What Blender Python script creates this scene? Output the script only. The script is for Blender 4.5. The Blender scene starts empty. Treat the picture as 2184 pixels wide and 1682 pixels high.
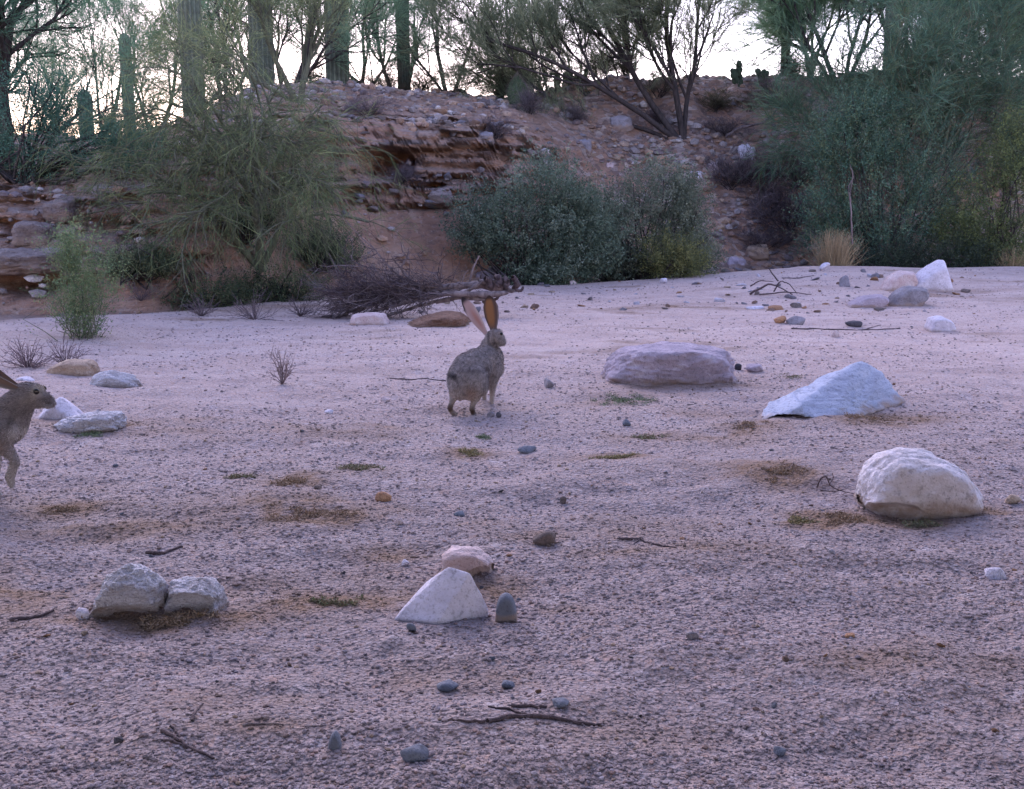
import bpy, bmesh, math, random
import numpy as np
from mathutils import Vector, Matrix
PI = math.pi
S = bpy.context.scene
COL = S.collection

# ------------------------------------------------------------------ camera, sky, sun, exposure
CAMZ = 1.05
F = 2346.0                       # focal length in units of a 2184 px wide picture
PITCH = math.atan((841 - 405) / F)
cam_d = bpy.data.cameras.new('camera'); cam = bpy.data.objects.new('camera', cam_d); COL.objects.link(cam)
cam.location = (0, 0, CAMZ); cam.rotation_euler = (PI / 2 - PITCH, 0, 0)
cam_d.sensor_width = 36; cam_d.lens = F / 2184 * 36; cam_d.clip_start = .05; cam_d.clip_end = 2000
S.camera = cam
SUN_EL, SUN_ROT = math.radians(30), math.radians(-16)
W_ = bpy.data.worlds.new('World'); S.world = W_; W_.use_nodes = True
nt = W_.node_tree; nt.nodes.clear()
sky = nt.nodes.new('ShaderNodeTexSky'); sky.sky_type = 'NISHITA'; sky.sun_disc = False
sky.sun_elevation = SUN_EL; sky.sun_rotation = SUN_ROT; sky.air_density = 1.0; sky.dust_density = .5; sky.ozone_density = 2.0
tint = nt.nodes.new('ShaderNodeMix'); tint.data_type = 'RGBA'; tint.blend_type = 'MULTIPLY'
tint.inputs[0].default_value = 1; tint.inputs[7].default_value = (1.215, .895, .935, 1)
bg = nt.nodes.new('ShaderNodeBackground'); bg.inputs[1].default_value = .15
wo = nt.nodes.new('ShaderNodeOutputWorld')
nt.links.new(sky.outputs[0], tint.inputs[6]); nt.links.new(tint.outputs[2], bg.inputs[0]); nt.links.new(bg.outputs[0], wo.inputs[0])
sl = bpy.data.lights.new('sun', 'SUN'); so = bpy.data.objects.new('sun', sl); COL.objects.link(so)
sl.energy = .5; sl.angle = math.radians(35); sl.color = (1, .9, .86)
sd = Vector((math.sin(SUN_ROT) * math.cos(SUN_EL), math.cos(SUN_ROT) * math.cos(SUN_EL), math.sin(SUN_EL)))
so.rotation_euler = sd.to_track_quat('Z', 'Y').to_euler()
S.view_settings.view_transform = 'Standard'; S.view_settings.look = 'None'
S.view_settings.exposure = 2.14; S.view_settings.gamma = 1
S.render.engine = 'CYCLES'

# ------------------------------------------------------------------ numeric helpers
def sstep(x, a, b):
    t = np.clip((np.asarray(x, float) - a) / (b - a), 0, 1); return t * t * (3 - 2 * t)
_tab = np.random.default_rng(7).random((256, 256))
def vn2(x, y, s=0):
    x = np.asarray(x, float) + s * 37.13; y = np.asarray(y, float) + s * 91.7
    xi = np.floor(x).astype(int); yi = np.floor(y).astype(int); fx = x - xi; fy = y - yi
    fx = fx * fx * (3 - 2 * fx); fy = fy * fy * (3 - 2 * fy)
    a = _tab[xi & 255, yi & 255]; b = _tab[(xi + 1) & 255, yi & 255]; c = _tab[xi & 255, (yi + 1) & 255]; d = _tab[(xi + 1) & 255, (yi + 1) & 255]
    return (a * (1 - fx) + b * fx) * (1 - fy) + (c * (1 - fx) + d * fx) * fy - .5
def fb2(x, y, o=4, s=0):
    r = 0; a = 1
    for i in range(o): r = r + a * vn2(x * 2 ** i, y * 2 ** i, s + i * 3); a *= .5
    return r
_t3 = np.random.default_rng(8).random((32, 32, 32))
def vn3(p, s=0):
    p = np.asarray(p, float) + s * 5.37; i = np.floor(p).astype(int); f = p - i; f = f * f * (3 - 2 * f); r = 0
    for dx in (0, 1):
        for dy in (0, 1):
            for dz in (0, 1):
                w = (f[:, 0] if dx else 1 - f[:, 0]) * (f[:, 1] if dy else 1 - f[:, 1]) * (f[:, 2] if dz else 1 - f[:, 2])
                r = r + w * _t3[(i[:, 0] + dx) & 31, (i[:, 1] + dy) & 31, (i[:, 2] + dz) & 31]
    return r - .5
def fb3(p, o=4, s=0):
    r = 0; a = 1
    for k in range(o): r = r + a * vn3(p * 2 ** k, s + k); a *= .5
    return r
def norm(v):
    v = np.asarray(v, float); return v / (np.linalg.norm(v, axis=-1, keepdims=True) + 1e-12)

# ------------------------------------------------------------------ terrain height
EX = [-60, -7, -4.2, -3.2, -2.2, -.2, 1, 2.4, 3.5, 7, 60]; EY = [10.5, 9.2, 9.0, 9.3, 10.6, 12.2, 12.7, 13.2, 13.5, 13.6, 15]
Lp = ([0, .25, .5, .72, 1.1, 1.6, 2.4, 4, 8, 11, 60, 600], [0, -.06, -.02, .33, .48, .95, 1.15, 1.35, 1.82, 1.8, 1.6, 1.5])
Cp = ([0, .3, .7, 1, 1.6, 1.8, 2, 2.4, 3.8, 6.8, 10, 60, 600], [0, -.1, -.05, .2, .84, 1.1, 1.3, 1.83, 2.05, 2.57, 2.55, 2.2, 2])
Rp = ([0, .6, 1.5, 2.2, 4, 5.8, 6.8, 10, 60, 600], [0, -.2, -.34, -.15, 1.3, 2.72, 2.83, 2.8, 2.4, 2])
def weights(X, Y):
    u = 1092 + F * X / np.maximum(Y, 1); wl = 1 - sstep(u, 260, 680); wr = sstep(u, 1080, 1330); return wl, 1 - wl - wr, wr
def height(X, Y, fine=False):
    X = np.asarray(X, float); Y = np.asarray(Y, float)
    s = Y - np.interp(X, EX, EY) - .25 * fb2(X * .9, Y * .3, 3, 4)
    wl, wc, wr = weights(X, Y)
    z = wl * np.interp(s, *Lp) + wc * np.interp(s, *Cp) + wr * np.interp(s, *Rp)
    bed = 1 - sstep(s, -.3, .3)
    z = z + .13 * sstep(X, .5, 4) * sstep(Y, 8, 12.5)
    z = z + .05 * fb2(X * .5, Y * .5, 2, 1) * sstep(Y, 4, 7) * bed
    if fine:
        bk = sstep(s, .3, 1.0)
        z = z + bed * ((.045 * fb2(X * 1.3, Y * 2.4, 3, 9) + .022 * fb2(X * 5, Y * 9, 2, 11)) * (1 - .5 * sstep(Y, 5, 9)) + .005 * fb2(X * 40, Y * 40, 2, 12))
        z = z + bk * (.14 * fb2(X * 2.2, Y * 2.2, 5, 15) + .22 * wr * np.abs(fb2(X * 1.1, Y * 1.1, 3, 16)))
        z = z + bk * (1 - wc) * .10 * np.maximum(0, fb2(X * 5, Y * 5, 2, 21))
    return z
cp_, sp_ = math.cos(PITCH), math.sin(PITCH)
def ray(u, v):
    a = (u - 1092) / F; b = -(v - 841) / F
    return np.array([a, cp_ + b * sp_, -sp_ + b * cp_])
def W(u, v, d):
    r = ray(u, v); return np.array([0, 0, CAMZ]) + r * d / r[1]
def G(u, v):
    r = ray(u, v); r = r / r[1]; ys = np.linspace(1.2, 24, 4600)
    zs = CAMZ + r[2] * ys; h = height(r[0] * ys, ys); k = np.where(zs < h)[0]
    y = ys[k[0]] if len(k) else 24.
    return np.array([r[0] * y, y, float(height(r[0] * y, y))])

# ------------------------------------------------------------------ object helpers
def tag(o, label=None, cat=None, group=None, kind=None):
    if label: o['label'] = label
    if cat: o['category'] = cat
    if group: o['group'] = group
    if kind: o['kind'] = kind
    return o
def empty(name, loc, *a, **k):
    o = bpy.data.objects.new(name, None); COL.objects.link(o); o.location = Vector(loc); o.empty_display_size = .1
    return tag(o, *a, **k)
def link(name, me, mat=None, parent=None):
    if mat is not None: me.materials.append(mat)
    o = bpy.data.objects.new(name, me); COL.objects.link(o)
    if parent is not None: o.parent = parent
    return o
def mk(name, V, Fc, mat=None, parent=None, col=None, smooth=False, rel=None):
    """V (n,3), Fc list of arrays (m,k); world coordinates, or relative to rel / parent's location"""
    V = np.asarray(V, float)
    if parent is not None and rel is None: rel = np.array(parent.location)
    if rel is not None: V = V - rel
    if isinstance(Fc, np.ndarray): Fc = [Fc]
    Fc = [f for f in Fc if len(f)]
    me = bpy.data.meshes.new(name)
    me.vertices.add(len(V)); me.vertices.foreach_set('co', V.astype(np.float32).ravel())
    idx = np.concatenate([f.ravel() for f in Fc]); tot = np.concatenate([np.full(len(f), f.shape[1]) for f in Fc])
    st = np.concatenate([[0], np.cumsum(tot)[:-1]])
    me.loops.add(len(idx)); me.loops.foreach_set('vertex_index', idx.astype(np.int32))
    me.polygons.add(len(tot)); me.polygons.foreach_set('loop_start', st.astype(np.int32))
    me.update(calc_edges=True)
    me.polygons.foreach_set('use_smooth', np.full(len(tot), smooth))
    if col is not None:
        ca = me.color_attributes.new('Col', 'FLOAT_COLOR', 'POINT')
        c4 = np.ones((len(V), 4), np.float32); c4[:, :3] = col; ca.data.foreach_set('color', c4.ravel())
    me.validate()
    return link(name, me, mat, parent)

class Mat:
    def __init__(s, name, rough=.9):
        s.m = bpy.data.materials.new(name); s.m.use_nodes = True; s.t = s.m.node_tree; s.b = s.t.nodes['Principled BSDF']
        s.b.inputs['Roughness'].default_value = rough; s.b.inputs['Specular IOR Level'].default_value = .25
        s.co = s.t.nodes.new('ShaderNodeTexCoord').outputs['Object']
    def n(s, k, **kw):
        q = s.t.nodes.new(k)
        for a, b in kw.items():
            if a.startswith('i_'): q.inputs[a[2:].replace('_', ' ')].default_value = b
            else: setattr(q, a, b)
        return q
    def l(s, a, b): s.t.links.new(a, b)
    def noise(s, scale, detail=4, co=None, rough=.6):
        q = s.n('ShaderNodeTexNoise'); q.inputs['Scale'].default_value = scale; q.inputs['Detail'].default_value = detail; q.inputs['Roughness'].default_value = rough
        s.l(co or s.co, q.inputs['Vector']); return q.outputs['Fac']
    def vor(s, scale, co=None, feature='F1', out='Distance'):
        q = s.n('ShaderNodeTexVoronoi'); q.feature = feature; q.inputs['Scale'].default_value = scale; s.l(co or s.co, q.inputs['Vector']); return q.outputs[out]
    def ramp(s, f, stops, const=False):
        q = s.n('ShaderNodeValToRGB'); e = q.color_ramp.elements
        if const: q.color_ramp.interpolation = 'CONSTANT'
        while len(e) < len(stops): e.new(.5)
        for i, (p, c) in enumerate(stops): e[i].position = p; e[i].color = (*c, 1) if hasattr(c, '__len__') else (c, c, c, 1)
        s.l(f, q.inputs[0]); return q.outputs[0]
    def mix(s, f, a, b, bt='MIX'):
        q = s.n('ShaderNodeMix'); q.data_type = 'RGBA'; q.blend_type = bt
        for v, i in ((f, 0), (a, 6), (b, 7)):
            if hasattr(v, 'is_output') or hasattr(v, 'links'): s.l(v, q.inputs[i])
            elif hasattr(v, '__len__'): q.inputs[i].default_value = (*v, 1)
            else: q.inputs[i].default_value = v
        return q.outputs[2]
    def math(s, op, a, b):
        q = s.n('ShaderNodeMath', operation=op)
        for v, i in ((a, 0), (b, 1)):
            if hasattr(v, 'links'): s.l(v, q.inputs[i])
            else: q.inputs[i].default_value = v
        return q.outputs[0]
    def map(s, scale, co=None):
        q = s.n('ShaderNodeMapping'); q.inputs['Scale'].default_value = scale; s.l(co or s.co, q.inputs['Vector']); return q.outputs[0]
    def color(s, c): s.l(c, s.b.inputs['Base Color'])
    def bump(s, h, dist, st=1.0, prev=None):
        q = s.n('ShaderNodeBump'); q.inputs['Distance'].default_value = dist; q.inputs['Strength'].default_value = st; s.l(h, q.inputs['Height'])
        if prev is not None: s.l(prev, q.inputs['Normal'])
        s.l(q.outputs[0], s.b.inputs['Normal']); return q.outputs[0]

# ------------------------------------------------------------------ materials
SAND = (.45, .325, .30)
def ground_mat():
    m = Mat('gravel_and_rock')
    at = m.n('ShaderNodeAttribute', attribute_name='Col'); sep = m.n('ShaderNodeSeparateColor'); m.l(at.outputs['Color'], sep.inputs[0])
    big = m.ramp(m.noise(.9, 4), [(.35, (.145, .118, .125)), (.62, (.20, .16, .16))])
    stain = m.ramp(m.noise(3.2, 5, m.map((.7, 1.6, 1))), [(.56, 0.), (.72, .75)])
    c = m.mix(stain, big, (.17, .115, .09))
    def speck(scale, fac, dark):
        v = m.n('ShaderNodeTexVoronoi'); v.inputs['Scale'].default_value = scale; m.l(m.co, v.inputs['Vector'])
        sp = m.n('ShaderNodeSeparateColor'); m.l(v.outputs['Color'], sp.inputs[0])
        rc = m.ramp(sp.outputs[0], [(0, (.17, .15, .17)), (.08, (.24, .20, .21)), (.28, (.35, .28, .275)), (.55, (.45, .35, .335)), (.72, (.36, .22, .17)), (.8, (.30, .28, .33)), (.92, (.52, .47, .5))], True)
        return m.mix(fac, dark, rc), v.outputs['Distance']
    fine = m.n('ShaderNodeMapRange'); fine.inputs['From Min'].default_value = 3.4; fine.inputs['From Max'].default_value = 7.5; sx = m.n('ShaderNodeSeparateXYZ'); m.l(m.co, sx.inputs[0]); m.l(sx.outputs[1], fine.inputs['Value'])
    c = m.mix(m.math('MULTIPLY', fine.outputs[0], .95), c, m.ramp(m.noise(1.7, 5, m.map((.6, 2, 1))), [(.33, (.50, .36, .31)), (.52, (.64, .48, .43)), (.68, (.70, .56, .52))]))  # finer pale sand far off, plus near-to-far light falloff painted into the colour
    c, d1 = speck(70, .26, c); c, d2 = speck(150, .28, c)
    cu, d3 = speck(26, .3, c); c = m.mix(m.ramp(m.noise(5, 3), [(.5, 0.), (.62, 1.)]), c, cu)
    st2 = m.n('ShaderNodeAttribute', attribute_name='Stain'); ss_ = m.n('ShaderNodeSeparateColor'); m.l(st2.outputs['Color'], ss_.inputs[0])
    c = m.mix(m.math('MULTIPLY', ss_.outputs[0], m.ramp(m.noise(40, 5, None, .7), [(.3, .45), (.55, .95)])), c, (.185, .115, .075))
    # bank: red earth with layered grey rock
    lay = m.noise(1.3, 6, m.map((.6, .6, 9)), .65)
    rk = m.ramp(lay, [(.3, (.20, .15, .145)), (.42, (.38, .25, .20)), (.52, (.50, .32, .245)), (.60, (.44, .36, .34)), (.72, (.56, .50, .49))])
    earth = m.ramp(m.noise(2.2, 6), [(.3, (.23, .165, .14)), (.5, (.40, .265, .205)), (.7, (.46, .36, .31))])
    bank = m.mix(sep.outputs[1], earth, rk)
    v = m.n('ShaderNodeTexVoronoi'); v.inputs['Scale'].default_value = 9; m.l(m.map((1, 1, 1.6)), v.inputs['Vector'])
    sp = m.n('ShaderNodeSeparateColor'); m.l(v.outputs['Color'], sp.inputs[0])
    rub = m.ramp(sp.outputs[0], [(0, (.2, .16, .16)), (.25, (.38, .26, .21)), (.5, (.46, .30, .24)), (.7, (.44, .37, .37)), (.88, (.62, .56, .55))], True)
    bank = m.mix(m.math('MULTIPLY', sep.outputs[2], .7), bank, rub)
    bank = m.mix(m.ramp(m.noise(14, 7, m.map((.7, .7, 1.8)), .75), [(.34, .7), (.48, 0.)]), bank, (.14, .105, .105)); bank = m.mix(m.ramp(m.noise(20, 6, None, .7), [(.56, 0.), (.66, .6)]), bank, (.5, .44, .43))
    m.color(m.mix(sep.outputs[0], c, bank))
    bb = m.vor(7, m.map((.7, .7, 2.2))); bs = m.math('MULTIPLY', m.math('ADD', bb, m.math('MULTIPLY', m.noise(11, 8, m.map((.6, .6, 2)), .7), 1.5)), sep.outputs[0])
    b = m.bump(bs, .13, 1.0); b = m.bump(d1, .010, .7, b); b = m.bump(d2, .004, .7, b); b = m.bump(m.noise(45, 5), .008, .8, b); m.bump(m.noise(9, 5), .03, .6, b)
    return m.m
def rock_mat(name, a, b, c=None, scale=6, bump=.01, layered=False, stain=None):
    m = Mat(name, .85); co = m.map((1, 1, 5)) if layered else None
    col = m.ramp(m.noise(scale, 8, co, .7), [(.32, b), (.55, a)] + ([(.7, c)] if c else []))
    if stain: col = m.mix(m.ramp(m.noise(scale * .6, 4), [(.5, 0.), (.66, .8)]), col, stain)
    col = m.mix(m.ramp(m.noise(scale * 9, 4), [(.32, .55), (.45, 0.)]), col, tuple(x * .45 for x in b))
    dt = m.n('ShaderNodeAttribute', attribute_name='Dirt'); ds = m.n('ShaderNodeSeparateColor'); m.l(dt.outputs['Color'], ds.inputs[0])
    col = m.mix(m.ramp(m.vor(scale * 14), [(.12, .5), (.3, 0.)]), col, tuple(x * .6 for x in b))
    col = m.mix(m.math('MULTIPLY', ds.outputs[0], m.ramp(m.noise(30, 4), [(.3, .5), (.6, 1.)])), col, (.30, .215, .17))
    m.color(col); q = m.bump(m.noise(scale * 3, 7, co), bump); q = m.bump(m.vor(scale * 5), bump * .5, .6, q); m.bump(m.noise(scale * 22, 3), bump * .45, .9, q)
    return m.m
def col_mat(name, rough=.8, trans=0., nscale=0):
    m = Mat(name, rough); at = m.n('ShaderNodeAttribute', attribute_name='Col'); c = at.outputs['Color']
    if nscale: c = m.mix(m.ramp(m.noise(nscale, 4), [(.35, .45), (.6, 0.)]), c, (.02, .02, .02))
    m.color(c)
    if trans:
        m.b.inputs['Subsurface Weight'].default_value = 0
        td = m.n('ShaderNodeBsdfTranslucent'); m.l(c, td.inputs[0]); ms = m.n('ShaderNodeMixShader'); ms.inputs[0].default_value = trans
        out = m.t.nodes['Material Output']; m.l(m.b.outputs[0], ms.inputs[1]); m.l(td.outputs[0], ms.inputs[2]); m.l(ms.outputs[0], out.inputs[0])
    return m.m
def bark_mat(name, a, b):
    m = Mat(name); m.color(m.ramp(m.noise(30, 6, m.map((1, 1, .25))), [(.35, b), (.65, a)])); m.bump(m.noise(60, 5, m.map((1, 1, .2))), .01); return m.m
M_GROUND = ground_mat()
R_WHITE = rock_mat('white_rock', (.62, .58, .67), (.46, .42, .49), (.72, .67, .75), 7)
R_ROUND = rock_mat('cream_boulder', (.64, .60, .66), (.50, .45, .46), (.70, .67, .74), 5, .012, stain=(.46, .38, .36))
R_BLUE = rock_mat('blue_grey_slab', (.37, .41, .53), (.24, .27, .36), (.44, .47, .57), 6, .006, True)
R_GRAN = rock_mat('pink_granite', (.42, .35, .42), (.30, .26, .31), (.52, .46, .52), 9, .012)
R_QUARTZ = rock_mat('cracked_quartz', (.62, .60, .66), (.38, .34, .36), (.72, .69, .75), 12, .015, True)
R_SLATE = rock_mat('slate_stone', (.15, .165, .21), (.09, .10, .13), None, 10, .004)
R_DARK = rock_mat('dark_stone', (.085, .08, .095), (.04, .04, .05), None, 10, .006)
R_BROWN = rock_mat('brown_stone', (.17, .13, .12), (.09, .07, .065), None, 10, .006)
R_TAN = rock_mat('tan_stone', (.46, .35, .27), (.27, .19, .15), (.52, .42, .34), 6, .012)
R_ORANGE = rock_mat('orange_stone', (.42, .24, .14), (.28, .14, .09), None, 9, .008)
R_PINK = rock_mat('pink_white_rock', (.58, .47, .48), (.46, .32, .31), (.66, .6, .63), 9, .01)
R_GREY = rock_mat('grey_stone', (.27, .25, .29), (.17, .155, .17), (.33, .31, .35), 8, .012)
R_RED = rock_mat('red_ledge_rock', (.36, .24, .19), (.2, .13, .11), (.42, .33, .3), 5, .02, True)
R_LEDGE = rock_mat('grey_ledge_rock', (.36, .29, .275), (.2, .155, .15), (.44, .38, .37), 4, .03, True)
R_LEDGE2 = rock_mat('dark_ledge_rock', (.27, .22, .215), (.14, .11, .11), (.34, .30, .30), 5, .03, True)  # darker variant of the grey ledge rock
M_LEAF = col_mat('leaf', .7, .35); M_TWIG = col_mat('green_twig', .8, .45); M_DRY = col_mat('dry_twig', .9)
M_BARK = bark_mat('dark_bark', (.075, .06, .06), (.03, .026, .028)); M_GBARK = bark_mat('green_bark', (.17, .18, .12), (.08, .08, .065))
M_DEAD = bark_mat('dead_wood', (.26, .21, .21), (.11, .085, .09))
M_PEB = col_mat('pebble', .85, nscale=60)

# ------------------------------------------------------------------ ground sheet (wash bed, bank and plateau)
def build_ground():
    ys = np.concatenate([np.linspace(-14, .9, 40)[:-1], np.linspace(.9, 4, 260)[:-1], np.linspace(4, 8.6, 190)[:-1], np.linspace(8.6, 16.2, 400)[:-1], np.linspace(16.2, 22, 130)[:-1], 22 + (np.linspace(0, 1, 60)) ** 3 * 900])
    t = np.linspace(-1, 1, 901); t = .8 * t + .2 * t ** 5
    Yg, T = np.meshgrid(ys, t, indexing='ij'); Xg = T * (.85 * np.maximum(Yg, 0) + 3.2) / .8
    Z = height(Xg, Yg, True); sm = height(Xg, Yg)
    s = Yg - np.interp(Xg, EX, EY); wl, wc, wr = weights(Xg, Yg)
    V = np.stack([Xg, Yg, Z], -1).reshape(-1, 3); x, y, z = V.T; wl = wl.ravel(); wc = wc.ravel(); wr = wr.ravel(); s = s.ravel()
    mask = sstep(s, .4, .9) * (1 - sstep(s, 3.2, 4.5)) * (wc * sstep(z, .75, .95) + wl * sstep(z, .1, .25))
    zz = z + .05 * fb2(x * 1.2, y * 0 + 3, 2, 30)
    st = vn2(zz * 11, x * .35, 31) + .6 * vn2(zz * 26, x * .9, 32); st = st * np.clip(.9 + 2.4 * fb2(x * 1.1, z * 2.5, 3, 37), .1, 1.5) + .35 * vn2(zz * 7 + x * .5, x * 1.4, 38)
    blk = np.floor(x * 3.1 + 2 * vn2(x * 0, zz * 11, 35) + .6 * vn2(x * 2, zz * 5, 36)); V[:, 1] = y - mask * (.19 * st + .30 * (_tab[blk.astype(int) & 255, np.floor(zz * 13).astype(int) & 255] - .5) + .14 * fb2(x * 4, z * 9, 4, 33))
    # hollows under the ledges
    for (u, v, d, ru, rv, dep) in ((838, 352, 14.3, 60, 34, .8), (915, 396, 14.2, 42, 7, .3), (760, 442, 14.0, 90, 6, .3), (900, 440, 13.9, 60, 6, .25), (60, 600, 9.75, 75, 34, .7), (960, 262, 15, 40, 8, .4)):
        c = W(u, v, d); rx = ru * d / F; rz = rv * d / F
        q = np.clip(1 - ((V[:, 0] - c[0]) / rx) ** 2 - ((V[:, 2] - c[2]) / rz) ** 2, 0, 1) * (np.abs(V[:, 1] - d) < 1.3)
        V[:, 1] += dep * np.sqrt(q) * sstep(q, 0, .25)
    n, k = Yg.shape; I = np.arange(n * k).reshape(n, k)
    Q = np.stack([I[:-1, :-1], I[:-1, 1:], I[1:, 1:], I[1:, :-1]], -1).reshape(-1, 4)
    bk = sstep(s + .35 * fb2(x * 1.5, y * 1.5, 3, 41), .15, .6)
    rock = np.clip(wc * sstep(z, .8, .95) * (1 - sstep(s, 3.5, 6)) + wl * .9, 0, 1) * np.clip(.5 + 1.6 * fb2(x, y, 3, 43) + .4, 0, 1)
    rub = np.clip(wr + .5 * sstep(s, 3, 5) * wc + .3 * wl, 0, 1)
    STN = stain_at(V[:, 0], V[:, 1])
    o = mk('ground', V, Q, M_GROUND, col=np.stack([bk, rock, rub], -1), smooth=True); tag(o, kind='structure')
    ca = o.data.color_attributes.new('Stain', 'FLOAT_COLOR', 'POINT'); c4 = np.ones((len(V), 4), np.float32); c4[:, :3] = STN[:, None]; ca.data.foreach_set('color', c4.ravel())
stains = []
def stain_at(x, y):
    a = sum(a_ * np.exp(-(((x - g_[0]) / w_) ** 2 + ((y - g_[1]) / d_) ** 2) ** 1.3) for g_, w_, d_, a_ in stains) + .9 * np.clip(fb2(x * 1.1, y * 2.6, 3, 91) - .22, 0, .5) * 2.2
    return np.clip(a * np.clip(.95 + 1.3 * fb2(x * 9, y * 14, 3, 77), 0, 1.3), 0, 1)
for (u, v, w, h, a) in [(630, 1030, 110, 26, .8), (665, 1095, 240, 34, .55), (1670, 1018, 110, 26, .9), (1710, 1095, 90, 26, .8), (1800, 1098, 110, 34, .9), (1960, 1105, 120, 24, .7), (2090, 1075, 110, 20, .8), (1850, 895, 180, 24, .9), (1600, 915, 110, 22, .7), (735, 1278, 190, 30, .8), (330, 1318, 330, 40, .8), (135, 1080, 150, 26, .7), (90, 1120, 220, 30, .4), (830, 1180, 120, 26, .55), (690, 1105, 110, 20, .6), (1310, 980, 130, 16, .7), (1005, 968, 80, 16, .7), (770, 1003, 100, 16, .5), (510, 1018, 110, 14, .5), (1380, 934, 130, 20, .5), (1335, 862, 190, 24, .35), (930, 1260, 180, 30, .35), (1050, 1240, 110, 34, .6), (950, 1440, 300, 50, .3), (470, 1100, 260, 40, .3), (1500, 1180, 300, 40, .3), (1450, 830, 260, 24, .25), (1400, 1110, 260, 34, .25), (2080, 1400, 200, 60, .3), (500, 1500, 260, 50, .3), (1540, 940, 160, 22, .4), (1185, 1290, 90, 20, .5), (300, 1130, 260, 34, .35), (190, 915, 180, 22, .3), (560, 1560, 200, 30, .4), (1350, 1560, 300, 60, .25)]:
    g_ = G(u, v); d_ = g_[1]; stains.append((g_, w / F * d_ * .75, h / F * d_ * d_ / CAMZ * .8, a * 1.35))
build_ground()
# exact ground height for placing: same function incl. fine relief
def gz(x, y): return float(height(x, y, True))

# ------------------------------------------------------------------ rocks
_ico = {}
def ico(n):
    if n not in _ico:
        bm = bmesh.new(); bmesh.ops.create_icosphere(bm, subdivisions=n, radius=1)
        _ico[n] = (np.array([v.co[:] for v in bm.verts]), np.array([[v.index for v in f.verts] for f in bm.faces])); bm.free()
    return _ico[n]
def rock_shape(pts, sub=4, p=14, amp=.05, freq=2.2, seed=0):
    pts = np.asarray(pts, float); lo, hi = pts.min(0), pts.max(0); c0 = (lo + hi) / 2; h = (hi - lo) / 2; q = (pts - c0) / h
    bm = bmesh.new(); [bm.verts.new(a) for a in q]; r = bmesh.ops.convex_hull(bm, input=bm.verts); bm.normal_update()
    c = q.mean(0); N = []; D = []
    for f in bm.faces:
        n = np.array(f.normal); d = n @ (np.array(f.verts[0].co) - c)
        if d < 0: n = -n; d = -d
        if d > 1e-3: N.append(n); D.append(d)
    bm.free(); N = np.array(N); D = np.array(D)
    dirs, fc = ico(sub)
    # merge duplicate planes
    key = np.unique(np.round(np.c_[N, D], 1), axis=0, return_index=True)[1]; N, D = N[key], D[key]
    t = np.maximum(dirs @ N.T / D, 0); rad = 1 / (np.sum(t ** p, 1) ** (1 / p))
    rad = rad * (1 + amp * fb3(dirs * freq + seed, 4, seed % 9) + amp * .35 * fb3(dirs * freq * 5, 3, 3))
    return (c + dirs * rad[:, None]) * h + c0, fc
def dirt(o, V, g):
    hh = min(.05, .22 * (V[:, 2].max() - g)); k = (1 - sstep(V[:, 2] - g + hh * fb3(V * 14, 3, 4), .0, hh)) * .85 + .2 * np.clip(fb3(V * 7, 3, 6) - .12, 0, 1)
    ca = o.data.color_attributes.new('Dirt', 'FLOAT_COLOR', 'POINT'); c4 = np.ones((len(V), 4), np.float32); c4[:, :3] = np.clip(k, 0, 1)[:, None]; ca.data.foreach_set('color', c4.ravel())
def sil_rock(name, label, poly, thick, mat, seed=0, sub=5, p=16, amp=.05, freq=2.2, front=None, tops=.75, cat='rock', group=None, bury=.03, bites=()):
    """poly: outline as seen; becomes a solid of real size standing on the ground"""
    poly = np.array(poly, float); vb = poly[:, 1].max(); ub = poly[poly[:, 1].argmax(), 0]
    g = G(poly[:, 0].mean(), vb) if front is None else np.array([0, front, 0]); yc = g[1] + thick * .5
    ring = np.array([W(u, v, yc) for u, v in poly]); gnd = float(height(ring[:, 0].mean(), yc))
    low = ring[:, 2] < gnd + .25 * (ring[:, 2].max() - gnd); ring[low, 2] -= bury
    c = ring.mean(0); P = [*ring]
    for sgn in (-1, 1):
        q = c + (ring - c) * tops; q[:, 1] = yc + sgn * thick / 2; q[:, 2] = np.minimum(q[:, 2], q[:, 2]); P += [*q]
        q2 = ring[low].copy() if low.any() else ring[:0].copy()
        if len(q2): q2[:, 1] = yc + sgn * thick * .42; P += [*q2]
    V, fc = rock_shape(P, sub, p, amp, freq, seed)
    for (u, v, ru, rv, dep) in bites:
        c_ = W(u, v, yc - thick / 2); q = np.clip(1 - ((V[:, 0] - c_[0]) / (ru / F * yc)) ** 2 - ((V[:, 2] - c_[2]) / (rv / F * yc)) ** 2, 0, 1) * (V[:, 1] < yc + thick * .1); V[:, 1] += dep * np.sqrt(q)
    loc = np.array([V[:, 0].mean(), yc, V[:, 2].min()])
    o = mk(name, V, fc, mat, smooth=True, rel=loc); o.location = loc; dirt(o, V, gnd)
    return tag(o, label, cat, group)
def blob(name, label, u, v, w, h, mat, seed=0, flat=None, cat='stone', rot=0, group=None, sub=3, amp=.07, p=10):
    """stone whose foot is at (u,v), w x h in picture units"""
    g = G(u, v); d = g[1]; sx = w / F * d / 2; sz = h / F * d * .72; sy = flat or sx * .8
    r = np.random.default_rng(seed + 17); q = norm(r.normal(size=(14, 3))) * r.uniform(.85, 1.1, (14, 1)); q *= (sx, sy, sz)
    V, fc = rock_shape(q, sub, p, amp, 2.2, seed)
    ca, sa = math.cos(rot), math.sin(rot); V = np.c_[V[:, 0] * ca + V[:, 2] * sa, V[:, 1], -V[:, 0] * sa + V[:, 2] * ca]
    loc = (g[0], g[1] + sy, gz(g[0], g[1] + sy) + sz * .38)
    o = mk(name, V, fc, mat, smooth=True, rel=np.zeros(3)); o.location = loc
    return tag(o, label, cat, group)

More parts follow.
